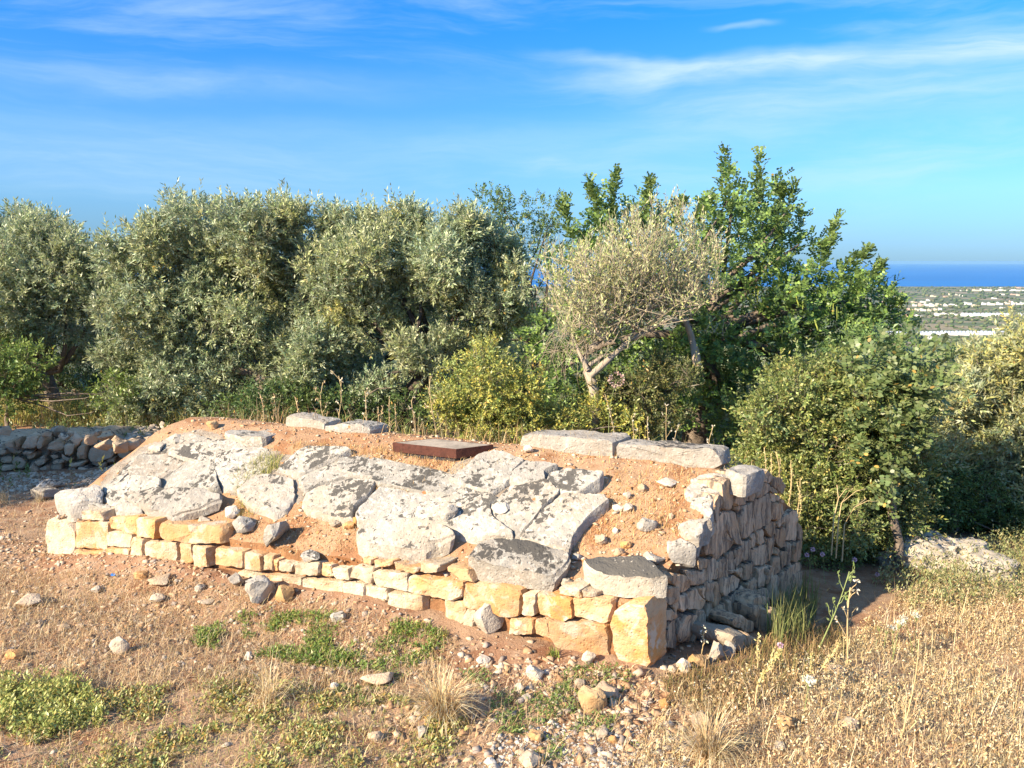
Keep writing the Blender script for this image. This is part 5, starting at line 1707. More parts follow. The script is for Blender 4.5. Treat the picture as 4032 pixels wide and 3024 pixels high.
# olives further back, only glimpsed between the front row
src = [o for o in COL.objects if o.name.startswith('olive_tree') and 'mid way' in (o.get('label') or '')][0]
BACK = [(-9.5, 14.0, 0.9, 'olive tree in the second row behind the far left olive'), (-5.6, 15.2, 0.85, 'second row olive glimpsed between the far left and largest olives'), (-2.6, 15.0, 0.85, 'second row olive hidden behind the gap of the front row'),
        (0.6, 17.0, 0.75, 'second row olive low behind the airy green tree'), (3.6, 14.0, 0.75, 'second row olive hidden behind the carob')]
for i, (x, y, s, lab) in enumerate(BACK):
    r = src.copy(); COL.objects.link(r)
    r.location = (x, y, float(ground_z(x, y)) - 0.1)
    r.rotation_euler[2] = 1.1 + i * 1.3
    r.scale = (s, s, s)
    r['label'] = lab
    r['group'] = 'olives of the second row'
    for ch in src.children:
        c = ch.copy(); COL.objects.link(c); c.parent = r
# the olive outside the frame on the left whose shade lies over the rubble wall
r = src.copy(); COL.objects.link(r)
r.location = (-9.6, 5.2, 0.0)
r.scale = (1.3, 1.3, 1.2)
r['label'] = 'olive tree beyond the left edge that shades the rubble wall'
for ch in src.children:
    c = ch.copy(); COL.objects.link(c); c.parent = r

# ------------------------------------------------------------------ grasses, litter, low plants
def blades(P, H, W, lean, cols_, name, label, cat='grass', curl=0.5, parent=None, org=None, mat='straw', dirs=None):
    """bent blades, five corners each"""
    n = len(P)
    a = rng.uniform(0, 6.283, n) if dirs is None else dirs
    hd = np.stack([np.cos(a), np.sin(a), 0 * a], -1)
    sd = np.stack([-np.sin(a + rng.normal(0, 0.6, n)), np.cos(a), 0 * a], -1)
    H, W = np.broadcast_to(H, n)[:, None], np.broadcast_to(W, n)[:, None]
    ln = np.abs(rng.normal(lean, lean * 0.5, n))[:, None]
    up = np.array([0, 0, 1.0])
    mid = P + up * H * 0.55 * np.cos(ln * 0.6) + hd * H * 0.55 * np.sin(ln * 0.6)
    tip = mid + up * H * 0.45 * np.cos(ln * (1 + curl)) + hd * H * 0.45 * np.sin(ln * (1 + curl))
    V = np.stack([P - sd * W * 0.5, P + sd * W * 0.5, mid + sd * W * 0.4, tip, mid - sd * W * 0.4], 1).reshape(-1, 3)
    if org is not None:
        V = V - np.array(org)
    T5 = (np.array([[0, 1, 2], [0, 2, 4], [4, 2, 3]])[None] + (np.arange(n) * 5)[:, None, None]).reshape(-1, 3)
    me = mesh_tri(name, V, T5, M[mat], np.repeat(cols_, 5, 0))
    o = link(name, me, parent)
    if parent is None:
        tag(o, label, cat, kind='stuff')
    else:
        o['kind'] = 'stuff'
    return o


def on_surf(xy, dz=0.0):
    return np.c_[xy, surf(xy[:, 0], xy[:, 1]) + dz]


GOLD = [(0.58, 0.44, 0.23), (0.66, 0.53, 0.31), (0.52, 0.37, 0.19), (0.70, 0.60, 0.39), (0.46, 0.31, 0.16)]
DRY = [(0.48, 0.34, 0.18), (0.56, 0.42, 0.24), (0.38, 0.25, 0.13), (0.62, 0.50, 0.32)]
GREEN = [(0.18, 0.25, 0.055), (0.22, 0.28, 0.06), (0.12, 0.18, 0.05), (0.30, 0.31, 0.07)]
FIELD = [(1440, 1520), (1560, 1470), (1760, 1430), (1880, 1330), (2000, 1260), (2330, 1190), (2330, 1740), (1330, 1740), (1380, 1610)]


def masked(xy, sc, lo, hi, seed):
    m_ = sstep(lo, hi, fbm(xy[:, 0] * sc, xy[:, 1] * sc, seed, 4) + 0.5)
    return xy[rng.random(len(xy)) < m_]


f1 = px_scatter('t', FIELD, 30000, ground_z)
f1 = masked(f1, 2.2, 0.30, 0.55, 51)
blades(on_surf(f1), sizes(len(f1), 0.025, 0.12), rng.uniform(0.002, 0.0045, len(f1)), 1.15, leaf_colors(len(f1), GOLD, 0.2, 0.06), 'dry_grass', 'golden dry grass covering the slope at right', curl=1.4)
f2 = px_scatter('t', FIELD, 700, ground_z)
blades(on_surf(f2), rng.uniform(0.10, 0.30, len(f2)), 0.0026, 0.5, leaf_colors(len(f2), GOLD, 0.2, 0.06), 'dry_grass', 'taller straw stalks standing in the dry grass at right', curl=0.6)
# seed heads and crumbs of the dry annuals
f3 = px_scatter('t', FIELD, 20000, ground_z)
f3 = masked(f3, 2.2, 0.30, 0.55, 51)
p3 = on_surf(f3) + np.c_[np.zeros((len(f3), 2)), rng.uniform(0.005, 0.08, len(f3))]
V = leaf_quads(p3, norm(rng.normal(0, 1, (len(p3), 3))), norm(rng.normal(0, 1, (len(p3), 3))), rng.uniform(0.008, 0.022, len(p3)), rng.uniform(0.005, 0.011, len(p3)))
tag(link('dry_seed_heads', mesh_k('dry_seed_heads', V, 4, M['straw'], leaf_colors(len(p3), GOLD, 0.25, 0.08))), 'dry seed heads and husks among the golden grass at right', 'grass', kind='stuff')
# dark weedy strip along the gable and round the ledge
f4 = px_scatter('t', [(1430, 1470), (1560, 1440), (1700, 1370), (1800, 1340), (1850, 1400), (1700, 1500), (1560, 1560), (1440, 1530)], 5000, ground_z)
blades(on_surf(f4), sizes(len(f4), 0.04, 0.17), 0.0035, 0.8, leaf_colors(len(f4), [(0.34, 0.22, 0.10), (0.26, 0.17, 0.08), (0.40, 0.28, 0.14), (0.20, 0.19, 0.07)], 0.2, 0.06), 'dry_weeds', 'brown dry weeds round the footing ledge', curl=1.2)
f5 = px_scatter('t', [(1650, 1370), (1730, 1300), (1770, 1310), (1740, 1390), (1680, 1410)], 420, ground_z)
blades(on_surf(f5), rng.uniform(0.12, 0.36, len(f5)), 0.006, 0.25, leaf_colors(len(f5), [(0.14, 0.18, 0.06), (0.18, 0.21, 0.08), (0.24, 0.24, 0.10)], 0.2, 0.06), 'tall_grass', 'tall green grass in shade against the gable wall', curl=0.6)
# straw and twig litter lying on the soil
f6 = np.concatenate([px_scatter('t', [(-160, 1210), (500, 1260), (1000, 1390), (900, 1530), (400, 1500), (-160, 1500)], 24000, ground_z), px_scatter('t', [(-160, 1450), (2330, 1560), (2330, 1740), (-160, 1740)], 14000, ground_z),
                     px_scatter('t', [(-160, 1060), (110, 1080), (110, 1220), (-160, 1260)], 2500, ground_z)])
P6 = on_surf(f6, 0.004)
blades(P6, rng.uniform(0.02, 0.09, len(f6)), 0.0026, 1.5, leaf_colors(len(f6), DRY, 0.25, 0.06), 'straw_litter', 'bits of straw lying on the red soil', curl=0.05)


f7 = px_scatter('t', FIELD, 14000, ground_z)
blades(on_surf(f7, 0.004), rng.uniform(0.02, 0.08, len(f7)), 0.003, 1.45, leaf_colors(len(f7), GOLD, 0.25, 0.06), 'straw_litter', 'matted golden straw lying under the dry grass', curl=0.05)


def rosettes(xy, h, nl, L, W, cols_, name, label, cat='ground cover', spread=1.0, dz=0.0, lay=0.45):
    n = len(xy)
    P = np.repeat(on_surf(xy, dz), nl, 0)
    a = rng.uniform(0, 6.283, n * nl)
    D = norm(np.stack([np.cos(a) * spread, np.sin(a) * spread, rng.uniform(0.1, 1.2, n * nl)], -1))
    P = P + np.c_[rng.normal(0, 0.008, (n * nl, 2)), rng.uniform(0, 1, n * nl) * np.repeat(h, nl)]
    Nn = norm(rng.normal(0, lay, (n * nl, 3)) + np.array([0, 0, 1.0]))
    Nn = norm(Nn - D * (Nn * D).sum(-1, keepdims=True))
    V = leaf_quads(P, D, Nn, L * rng.uniform(0.6, 1.3, n * nl), W * rng.uniform(0.7, 1.2, n * nl))
    o = link(name, mesh_k(name, V, 4, M['leaf'], cols_(n * nl)))
    return tag(o, label, cat, kind='stuff')


g1 = masked(px_scatter('t', [(420, 1350), (560, 1320), (760, 1330), (960, 1370), (980, 1430), (860, 1470), (640, 1440), (420, 1400)], 2600, ground_z), 4.5, 0.40, 0.62, 61)
rosettes(g1, np.full(len(g1), 0.03), 7, 0.024, 0.009, lambda n: leaf_colors(n, [(0.16, 0.25, 0.05), (0.20, 0.29, 0.06), (0.28, 0.31, 0.07)], 0.2, 0.06, 0.04), 'ground_cover', 'fresh green creeping plants below the front wall')
g2 = masked(px_scatter('t', [(-160, 1500), (250, 1500), (520, 1470), (820, 1500), (1010, 1560), (950, 1740), (-160, 1740)], 6500, ground_z), 5.5, 0.42, 0.72, 67)
rosettes(g2, np.full(len(g2), 0.03), 7, 0.022, 0.010, lambda n: leaf_colors(n, [(0.34, 0.37, 0.11), (0.44, 0.42, 0.15), (0.27, 0.32, 0.09), (0.50, 0.40, 0.19)], 0.25, 0.08, 0.25), 'ground_cover', 'yellow green creeping plants in the left foreground')
g3 = masked(px_scatter('t', [(700, 1440), (1350, 1440), (1450, 1600), (1150, 1660), (900, 1560), (700, 1500)], 1500, ground_z), 5.0, 0.5, 0.65, 71)
rosettes(g3, np.full(len(g3), 0.02), 6, 0.022, 0.008, lambda n: leaf_colors(n, [(0.15, 0.22, 0.06), (0.22, 0.27, 0.07)], 0.2, 0.06), 'ground_cover', 'scattered green sprouts between stones of the path')
g1b = masked(px_scatter('t', [(420, 1350), (560, 1320), (760, 1330), (960, 1360), (1000, 1420), (860, 1460), (640, 1440), (420, 1400)], 4200, ground_z), 4.5, 0.40, 0.62, 61)
blades(on_surf(g1b), rng.uniform(0.02, 0.06, len(g1b)), 0.004, 0.5, leaf_colors(len(g1b), GREEN + [(0.45, 0.42, 0.16)], 0.2, 0.06), 'short_grass', 'short fresh grass below the front wall', curl=0.7)
g2b = masked(px_scatter('t', [(-160, 1470), (250, 1470), (520, 1450), (820, 1480), (1050, 1560), (1000, 1740), (-160, 1740)], 9000, ground_z), 2.5, 0.30, 0.7, 68)
blades(on_surf(g2b), rng.uniform(0.015, 0.05, len(g2b)), 0.003, 0.8, leaf_colors(len(g2b), [(0.55, 0.46, 0.22), (0.40, 0.38, 0.13), (0.48, 0.36, 0.18), (0.30, 0.33, 0.10)], 0.25, 0.06), 'short_grass', 'sparse dry and green grass in the left foreground', curl=0.9)
g4 = px_scatter('t', [(-60, 1480), (60, 1470), (190, 1490), (230, 1570), (100, 1600), (-60, 1600)], 900, ground_z)
rosettes(g4, rng.uniform(0.03, 0.12, len(g4)), 8, 0.024, 0.010, lambda n: leaf_colors(n, [(0.40, 0.42, 0.12), (0.50, 0.47, 0.15), (0.32, 0.36, 0.10)], 0.2, 0.08, 0.06), 'low_plants', 'taller yellow green weeds at the lower left', spread=0.7)
g5 = px_scatter('t', [(1880, 1260), (2330, 1130), (2330, 1290), (1980, 1330)], 1300, ground_z)
rosettes(g5, rng.uniform(0.05, 0.30, len(g5)), 9, 0.034, 0.011, lambda n: leaf_colors(n, [(0.22, 0.25, 0.10), (0.30, 0.30, 0.13), (0.38, 0.34, 0.16)], 0.2, 0.08, 0.03), 'low_plants', 'grey green weeds round the limestone outcrop', spread=0.6)
# undergrowth below the olives at left
g6 = px_scatter('t', [(-160, 905), (120, 890), (380, 915), (390, 945), (100, 940), (-160, 940)], 5200, ground_z)
g6 = g6 + np.array([0, 0.5])
blades(on_surf(g6), rng.uniform(0.12, 0.42, len(g6)), 0.008, 0.5, leaf_colors(len(g6), [(0.44, 0.42, 0.13), (0.52, 0.46, 0.18), (0.34, 0.36, 0.11), (0.54, 0.44, 0.22)], 0.2, 0.06), 'undergrowth', 'yellow green tall grass under the olive trees at left', curl=0.8)
g7 = px_scatter('t', [(-160, 960), (60, 930), (400, 930), (900, 900), (1000, 930), (400, 945), (60, 945)], 10, ground_z)
xyb = np.c_[rng.uniform(-8.5, 3.5, 5200), rng.uniform(7.2, 12.5, 5200)]
xyb = xyb[~in_mound(xyb[:, 0], xyb[:, 1], -0.05)]
xyb = masked(xyb, 0.9, 0.35, 0.6, 75)
rosettes(xyb, rng.uniform(0.05, 0.35, len(xyb)), 9, 0.05, 0.018, lambda n: leaf_colors(n, [(0.13, 0.18, 0.05), (0.20, 0.22, 0.07), (0.28, 0.25, 0.10)], 0.2, 0.08, 0.04), 'undergrowth', 'mixed low undergrowth beneath the row of trees', 'undergrowth', spread=0.5)

# dry grass growing on the mound
def mound_grass(poly, n, h0, h1, cols_, name, label, lean=0.6):
    xy = px_scatter('t', poly, n, height)
    return blades(on_surf(xy), rng.uniform(h0, h1, len(xy)), 0.0026, lean, leaf_colors(len(xy), cols_, 0.2, 0.06), name, label, curl=0.9)


mound_grass([(480, 1050), (560, 985), (610, 985), (600, 1015), (515, 1065)], 900, 0.03, 0.11, [(0.36, 0.36, 0.10), (0.46, 0.42, 0.16), (0.28, 0.30, 0.08)], 'seam_grass', 'yellow green grass growing in the seam between roof slabs')
mound_grass([(500, 1120), (520, 1050), (560, 1080), (540, 1130)], 260, 0.03, 0.09, [(0.46, 0.36, 0.16), (0.36, 0.33, 0.10)], 'seam_grass', 'dry tuft at the lower end of the grassy seam')
mound_grass([(620, 955), (850, 965), (1000, 1000), (1120, 985), (1120, 1010), (960, 1030), (800, 1010), (640, 985)], 1500, 0.02, 0.08, [(0.60, 0.40, 0.18), (0.52, 0.32, 0.12), (0.66, 0.48, 0.24)], 'dry_grass', 'orange dry grass round the rusty cover')
mound_grass([(780, 1055), (900, 1040), (980, 1060), (900, 1075)], 350, 0.02, 0.07, [(0.60, 0.40, 0.18), (0.50, 0.32, 0.12)], 'dry_grass', 'dry grass filling hollows between roof slabs')
mound_grass([(1310, 1010), (1500, 1010), (1480, 1150), (1260, 1180), (1300, 1090)], 1100, 0.015, 0.06, [(0.62, 0.40, 0.18), (0.54, 0.32, 0.12), (0.68, 0.52, 0.28)], 'dry_grass', 'short dry grass on the orange earth by the gable')
mound_grass([(1120, 985), (1530, 1000), (1530, 1015), (1120, 1000)], 700, 0.02, 0.10, [(0.60, 0.38, 0.18), (0.50, 0.30, 0.12), (0.66, 0.48, 0.24)], 'dry_grass', 'dry grass in front of the ridge blocks')
mound_grass([(1230, 1190), (1310, 1060), (1540, 1020), (1480, 1160), (1400, 1190)], 1600, 0.01, 0.05, [(0.60, 0.40, 0.19), (0.54, 0.33, 0.13), (0.66, 0.50, 0.27)], 'dry_grass', 'thin straw strewn over the orange earth by the gable', 1.2)
mound_grass([(480, 1130), (640, 1110), (780, 1130), (800, 1190), (640, 1200), (520, 1160)], 1300, 0.01, 0.05, [(0.56, 0.36, 0.18), (0.46, 0.28, 0.12), (0.60, 0.46, 0.26)], 'dry_grass', 'straw and dry grass on the earth between front wall and slabs', 1.2)
mound_grass([(620, 950), (1120, 975), (1540, 990), (1530, 1020), (1300, 1010), (1000, 1000), (640, 985)], 2200, 0.015, 0.08, [(0.62, 0.42, 0.19), (0.54, 0.33, 0.13), (0.66, 0.50, 0.27), (0.50, 0.40, 0.2)], 'dry_grass', 'dry grass along the crest of the mound', 0.9)
# tall dry grass just behind the ridge
tt = rng.uniform(0.0, 0.98, 1000)
dd = rng.uniform(0.50, 0.78, 1000)
xy = FR + FV * tt[:, None] + GV * dd[:, None]
blades(on_surf(xy), rng.uniform(0.06, 0.26, len(xy)), 0.0032, 0.6, leaf_colors(len(xy), [(0.50, 0.34, 0.16), (0.40, 0.26, 0.12), (0.32, 0.31, 0.11), (0.54, 0.42, 0.24)], 0.2, 0.06), 'dry_grass', 'dry grass standing on the back of the ridge', curl=0.6)


# ------------------------------------------------------------------ single plants
def tuft(zone, x, y, n, h, label, lean=0.7, cols_=GOLD, w=0.003, name='dry_grass_tuft'):
    b = hit(zone, x, y, 0, surf)
    b[2] = float(surf(b[0], b[1]))
    root = thing(name, b, label, 'grass tuft')
    P = b + np.c_[rng.normal(0, 0.018, (n, 2)), np.zeros(n)]
    blades(P, rng.uniform(0.45, 1.0, n) * h, w, lean, leaf_colors(n, cols_, 0.2, 0.06), 'blades', None, curl=0.5, parent=root, org=b)
    return root


tuft('f', 700, 930, 420, 0.36, 'big dry grass tuft fanning out in the middle foreground', 0.85, w=0.004)
tuft('k', 250, 1170, 420, 0.34, 'wide dry grass tuft at the lower edge of the dry field', 1.1)
tuft('e', 1670, 810, 120, 0.30, 'flattened dry grass tuft lying towards the left', 1.2)
tuft('e', 440, 640, 40, 0.16, 'thin dry stalks at the lower left weeds', 0.5)
tuft('r', 30, 620, 45, 0.20, 'dry stalks at the left edge before the rubble wall', 0.35)
tuft('r', 290, 610, 45, 0.13, 'short dry stubble beside the flat grey stones', 0.3)
tuft('f', 1390, 530, 30, 0.07, 'small green sprout below the long ochre block', 0.5, GREEN, 0.008, 'green_tuft')


def weed(zone, bx, by, tx, ty, kind, label, cat='dry weed', dist=None, drop=0.0, r=0.004, seeds=60, tone=None, name='dry_weed', spread=1.0, sw=0.012):
    if dist is None:
        b = hit(zone, bx, by, 0, surf)
        b[2] = float(surf(b[0], b[1]))
    else:
        b = at_depth(zone, bx, by, dist)
    t_ = at_depth(zone, tx, ty, b[1])
    root = thing(name, b, label, cat)
    tb = Tubes()
    path = bent(b - np.array([0, 0, drop + 0.01]), t_, 7, 0.035)
    tb.add(path, r, r * 0.5, 5)
    L = np.linalg.norm(t_ - b)
    SP_, SD = [], []
    up = (t_ - b) / L
    if kind == 'spike':
        for q in rng.uniform(0.35, 1.0, seeds):
            p = b + (t_ - b) * q
            k = min(len(path) - 2, int(q * 6))
            p = path[k] + (path[k + 1] - path[k]) * (q * 6 - k)
            d = norm((rng.normal(0, 1, 3) * 0.6 + up)[None])[0]
            SP_.append(p + rng.normal(0, 0.003, 3)); SD.append(d)
    elif kind in ('branch', 'leafy'):
        nb_ = 6 if kind == 'branch' else 8
        for q in np.linspace(0.35, 0.95, nb_):
            k = min(5, int(q * 6))
            p = path[k] + (path[k + 1] - path[k]) * (q * 6 - k)
            an = rng.uniform(0, 6.28)
            e = p + (np.array([math.cos(an), math.sin(an) * 0.6, 0]) * 0.55 * spread + up * 0.8) * L * rng.uniform(0.18, 0.36) * (1.2 - q * 0.5)
            tb.add(bent(p, e, 4, 0.08), r * 0.55, r * 0.3, 4)
            for _ in range(max(2, seeds // nb_)):
                f = rng.uniform(0.75, 1.03) if kind == 'branch' else rng.uniform(0.2, 1.0)
                SP_.append(p + (e - p) * f + rng.normal(0, 0.004, 3)); SD.append(norm((rng.normal(0, 1, 3) + up * 0.5)[None])[0])
    elif kind == 'umbel':
        for k in range(12):
            an = k * 2.4
            e = t_ + np.array([math.cos(an), math.sin(an), 0]) * 0.028 * math.sqrt((k + 1) / 12) * spread + up * 0.02
            tb.add([t_ - up * 0.02, e], r * 0.3, r * 0.3, 3)
            for _ in range(max(1, seeds // 12)):
                SP_.append(e + rng.normal(0, 0.004, 3)); SD.append(norm((rng.normal(0, 1, 3) + up)[None])[0])
    elif kind == 'ball':
        for k in range(seeds):
            d = norm(rng.normal(0, 1, (1, 3)))[0]
            SP_.append(t_ + d * 0.012 * spread); SD.append(d)
    stem_m = M['stem_green'] if kind in ('leafy', 'ball', 'umbel') else M['stem']
    link('stem', tb.mesh('stem', stem_m, b), root)
    if SP_:
        SP_, SD = np.array(SP_), np.array(SD)
        n = len(SP_)
        V = leaf_quads(SP_, SD, norm(rng.normal(0, 1, (n, 3))), rng.uniform(0.7, 1.3, n) * sw * 1.4, rng.uniform(0.7, 1.2, n) * sw * 0.8)
        me = mesh_k('seed_heads', V - b, 4, M['straw'], leaf_colors(n, tone or DRY, 0.2, 0.06))
        o = link('seed_heads' if kind not in ('umbel', 'ball') else 'flower_head', me, root)
        o['kind'] = 'stuff'
    return root


PALE = [(0.62, 0.56, 0.42), (0.70, 0.64, 0.50), (0.50, 0.44, 0.30)]
STRAW = [(0.55, 0.48, 0.20), (0.62, 0.55, 0.28), (0.46, 0.40, 0.18)]
PINK = [(0.60, 0.38, 0.48), (0.66, 0.48, 0.56)]
WHITE = [(0.72, 0.70, 0.60), (0.66, 0.64, 0.50)]
for a in (('w', 205, 300, 195, 110, 'spike', 'brown dry spike rising behind the left flat ridge block'), ('w', 300, 290, 283, 135, 'branch', 'forked dry weed just left of the long ridge block'), ('w', 440, 260, 415, 130, 'spike', 'short brown dry spike behind the long ridge block'),
          ('w', 608, 260, 590, 40, 'branch', 'straight dry stem with few seed heads between the two ridge blocks'), ('w', 750, 260, 688, 0, 'branch', 'pale branching dry weed behind the undercut ridge block'), ('w', 860, 240, 852, 95, 'branch', 'small pale weed right of the branching one'),
          ('w', 1000, 330, 1006, 130, 'spike', 'tallest of the stubby dry spikes behind the cover'), ('w', 930, 330, 935, 200, 'spike', 'stubby grey spike left of the tallest one'), ('w', 1045, 330, 1040, 185, 'spike', 'stubby grey spike right of the tallest one'), ('w', 1172, 350, 1142, 150, 'branch', 'white seeded weed left of the thin pole like stem'),
          ('w', 1266, 350, 1255, 20, 'branch', 'thin straight pole like stem behind the left end of the cover'), ('w', 970, 330, 965, 190, 'spike', 'short thick spike between two others behind the cover')):
    weed(*a, dist=6.55, drop=0.3, r=0.006, seeds=46, sw=0.016, tone=PALE if 'pale' in a[6] or 'white' in a[6] else DRY)
for a in (('v', 770, 1610, 780, 1440, 'branch', 'dry asphodel like stalk with round seeds behind the big ridge block'), ('v', 958, 1610, 962, 1400, 'branch', 'taller seed stalk with round seeds behind the low ridge block'), ('v', 850, 1610, 862, 1450, 'spike', 'thin dry spike between the two seed stalks'), ('v', 1190, 1630, 1205, 1500, 'branch', 'bent dry weed at the right end of the ridge'),
          ('v', 690, 1600, 640, 1330, 'spike', 'slim straw coloured stem in front of the half bare olive'), ('v', 1010, 1620, 1030, 1490, 'spike', 'short dry spike near the low ridge block end')):
    weed(*a, dist=6.3, drop=0.3, r=0.004, seeds=40, sw=0.013, tone=PALE)
weed('v', 690, 1600, 700, 1253, 'ball', 'round pinkish onion flower head on a tall stem below the forked trunk', 'flower', dist=6.6, drop=0.3, r=0.004, seeds=160, tone=[(0.50, 0.32, 0.28), (0.56, 0.40, 0.34)], name='round_flower', spread=4.8, sw=0.014)
for i, a in enumerate(((1190, 230, 1176, 22), (1216, 240, 1221, 62), (1268, 250, 1255, 48), (1290, 260, 1281, 88), (1345, 330, 1350, 105), (1362, 330, 1358, 160), (1402, 360, 1411, 226), (1385, 360, 1390, 245))):
    w_ = weed('d', *a, 'spike', ['leftmost yellow seed spike behind the top of the gable', 'second yellow seed spike from the left behind the gable', 'tall yellow seed spike over the gable shoulder stones', 'yellow seed spike close right of the tall one',
              'tallest yellow seed spike by the far gable boulder', 'yellow seed spike touching the tallest one', 'short yellow seed spike above the far boulder', 'shortest yellow seed spike above the far boulder'][i], 'seed spike', dist=6.0, drop=0.45, r=0.005, seeds=90, sw=0.011, tone=STRAW, name='seed_spike')
    w_['group'] = 'yellow seed spikes behind the gable'
K = [('k', 1115, 600, 1132, 100, 'branch', 'tall dry branched plant with pale heads in the hollow right of the gable', 'dry plant', 0.006, 40, PALE, 0.016), ('k', 925, 500, 1125, 0, 'leafy', 'green leafy stem leaning right in front of the hollow', 'plant', 0.005, 34, [(0.22, 0.28, 0.10)], 0.022),
     ('k', 550, 870, 702, 490, 'spike', 'thick bristly straw spike leaning right below the ledge', 'seed spike', 0.006, 200, STRAW, 0.013), ('k', 878, 700, 895, 510, 'spike', 'upright yellow spike above the white flower', 'seed spike', 0.005, 110, STRAW, 0.011),
     ('k', 905, 715, 1070, 440, 'spike', 'slender yellow spike leaning right beside the upright one', 'seed spike', 0.005, 110, STRAW, 0.010), ('k', 545, 640, 562, 405, 'spike', 'pale seed spike at the foot of the footing ledge', 'seed spike', 0.005, 80, STRAW, 0.012),
     ('k', 600, 660, 660, 480, 'spike', 'thin seed spike between the ledge and the bristly one', 'seed spike', 0.004, 60, STRAW, 0.009), ('k', 845, 900, 872, 705, 'umbel', 'white umbel flower in the dry grass', 'flower', 0.003, 110, WHITE, 0.012),
     ('k', 1385, 560, 1440, 340, 'umbel', 'pale umbel on a long stem at the shadow edge', 'flower', 0.003, 50, WHITE, 0.010), ('k', 1395, 560, 1397, 370, 'umbel', 'small pale umbel left of the long stemmed one', 'flower', 0.003, 50, WHITE, 0.009), ('k', 1520, 520, 1470, 310, 'umbel', 'greenish umbel leaning left beside the hollow', 'flower', 0.003, 50, WHITE, 0.010),
     ('k', 1550, 520, 1542, 290, 'umbel', 'upright pale umbel right of the greenish one', 'flower', 0.003, 50, WHITE, 0.010), ('k', 1655, 480, 1700, 130, 'spike', 'tall thin straw stem at the right of the hollow', 'dry weed', 0.003, 20, STRAW, 0.008), ('k', 1440, 1050, 1558, 420, 'spike', 'very long straw stem leaning right across the dry grass', 'dry weed', 0.004, 12, STRAW, 0.010),
     ('k', 1460, 1030, 1580, 870, 'spike', 'bent straw stem at the foot of the very long one', 'dry weed', 0.004, 10, STRAW, 0.010), ('k', 1915, 900, 1938, 600, 'spike', 'straight straw stem at the far right of the dry grass', 'dry weed', 0.003, 12, STRAW, 0.010), ('k', 1040, 960, 1085, 690, 'spike', 'thin stem in the middle of the dry grass', 'dry weed', 0.003, 12, STRAW, 0.009),
     ('k', 1290, 470, 1310, 355, 'umbel', 'small brown seed head at the back of the hollow', 'dry weed', 0.003, 40, DRY, 0.010), ('k', 1340, 480, 1358, 375, 'umbel', 'tiny brown seed head next to the small one', 'dry weed', 0.003, 36, DRY, 0.009),
     ('h', 660, 1340, 690, 950, 'branch', 'green forked stalk growing on the footing ledge', 'plant', 0.004, 24, WHITE, 0.012)]
for z, a, b, c, d, kind, lab, cat, r, sd, tone, sw in K:
    weed(z, a, b, c, d, kind, lab, cat, r=r, seeds=sd, tone=tone, sw=sw, name='flower_stalk' if cat == 'flower' else 'weed_stalk')
for i, (z, a, b, c, d) in enumerate((('q', 300, 1640, 332, 1432), ('q', 320, 1650, 294, 1468), ('q', 420, 1650, 395, 1465), ('q', 575, 1650, 604, 1500), ('q', 740, 1680, 754, 1595), ('k', 720, 620, 696, 460))):
    weed(z, a, b, c, d, 'ball', ['pink scabious flower nearest the gable end, upper one', 'pink scabious flower just below the upper one', 'pink scabious flower right of the pair by the gable', 'pale pink scabious flower before the evergreen shrub', 'bright pink flower at the edge of the dry grass', 'mauve flower beside the bristly straw spike'][i],
         'flower', dist=5.4 if i < 4 else None, r=0.002, seeds=70, tone=PINK, name='pink_flower', spread=0.7, sw=0.008)
for pts, lab in ((((500, 1250), (520, 1130), (600, 1010)), 'reddish bare dry stem leaning right in the evergreen shrub'), (((540, 1270), (600, 1160), (680, 1100)), 'bare dry stem forking low in the evergreen shrub'), (((470, 1230), (500, 1100), (490, 1010)), 'upright bare dry stem at the front of the evergreen shrub')):
    P = [at_depth('q', a, b, 5.75) for a, b in pts]
    tb = Tubes()
    tb.add([P[0] - np.array([0, 0, 0.3])] + P, 0.006, 0.003, 5)
    tb.add([P[1], (P[1] + P[2]) / 2 + np.array([0.06, 0, 0.02]), P[2] + np.array([0.10, 0, -0.03])], 0.003, 0.002, 4)
    b = P[0] - np.array([0, 0, 0.3])
    tag(link('dry_plant', tb.mesh('dry_plant', M['stem'], b), None, b), lab, 'dry plant')

# ------------------------------------------------------------------ coastal plain
def grove(name, n, y0, y1, a0, a1, r0, r1, label, seed):
    r = np.random.default_rng(seed)
    bm = bmesh.new()
    bmesh.ops.create_icosphere(bm, subdivisions=1, radius=1.0)
    bmesh.ops.triangulate(bm, faces=bm.faces[:])
    bm.verts.index_update()
    PV = np.array([v.co[:] for v in bm.verts]); PT = np.array([[v.index for v in f.verts] for f in bm.faces])
    bm.free()
    y = np.sqrt(r.uniform(y0 ** 2, y1 ** 2, n)); az = r.uniform(a0, a1, n)
    x = y * np.tan(az)
    # planted in loose rows across the view
    y = np.round(y / 9.0) * 9.0 + r.normal(0, 1.2, n)
    keep = fbm(x * 0.006, y * 0.006, seed, 3) > -0.16
    x, y = x[keep], y[keep]
    n = len(x)
    z = ground_z(x, y)
    s = r.uniform(r0, r1, n)
    v = PV[None] * (s[:, None, None] * np.array([1.15, 1.0, 0.72])) * r.uniform(0.72, 1.2, (n, len(PV), 1))
    v = v + np.stack([x, y, z + s * 0.55], -1)[:, None]
    t_ = PT[None] + (np.arange(n) * len(PV))[:, None, None]
    c = leaf_colors(n, [(0.075, 0.10, 0.05), (0.095, 0.12, 0.06), (0.06, 0.09, 0.04), (0.12, 0.13, 0.07)], 0.25, 0.06)
    me = mesh_tri(name, v.reshape(-1, 3), t_.reshape(-1, 3), M['grove'], np.repeat(c, len(PV), 0))
    return tag(link(name, me), label, 'olive grove', kind='stuff')


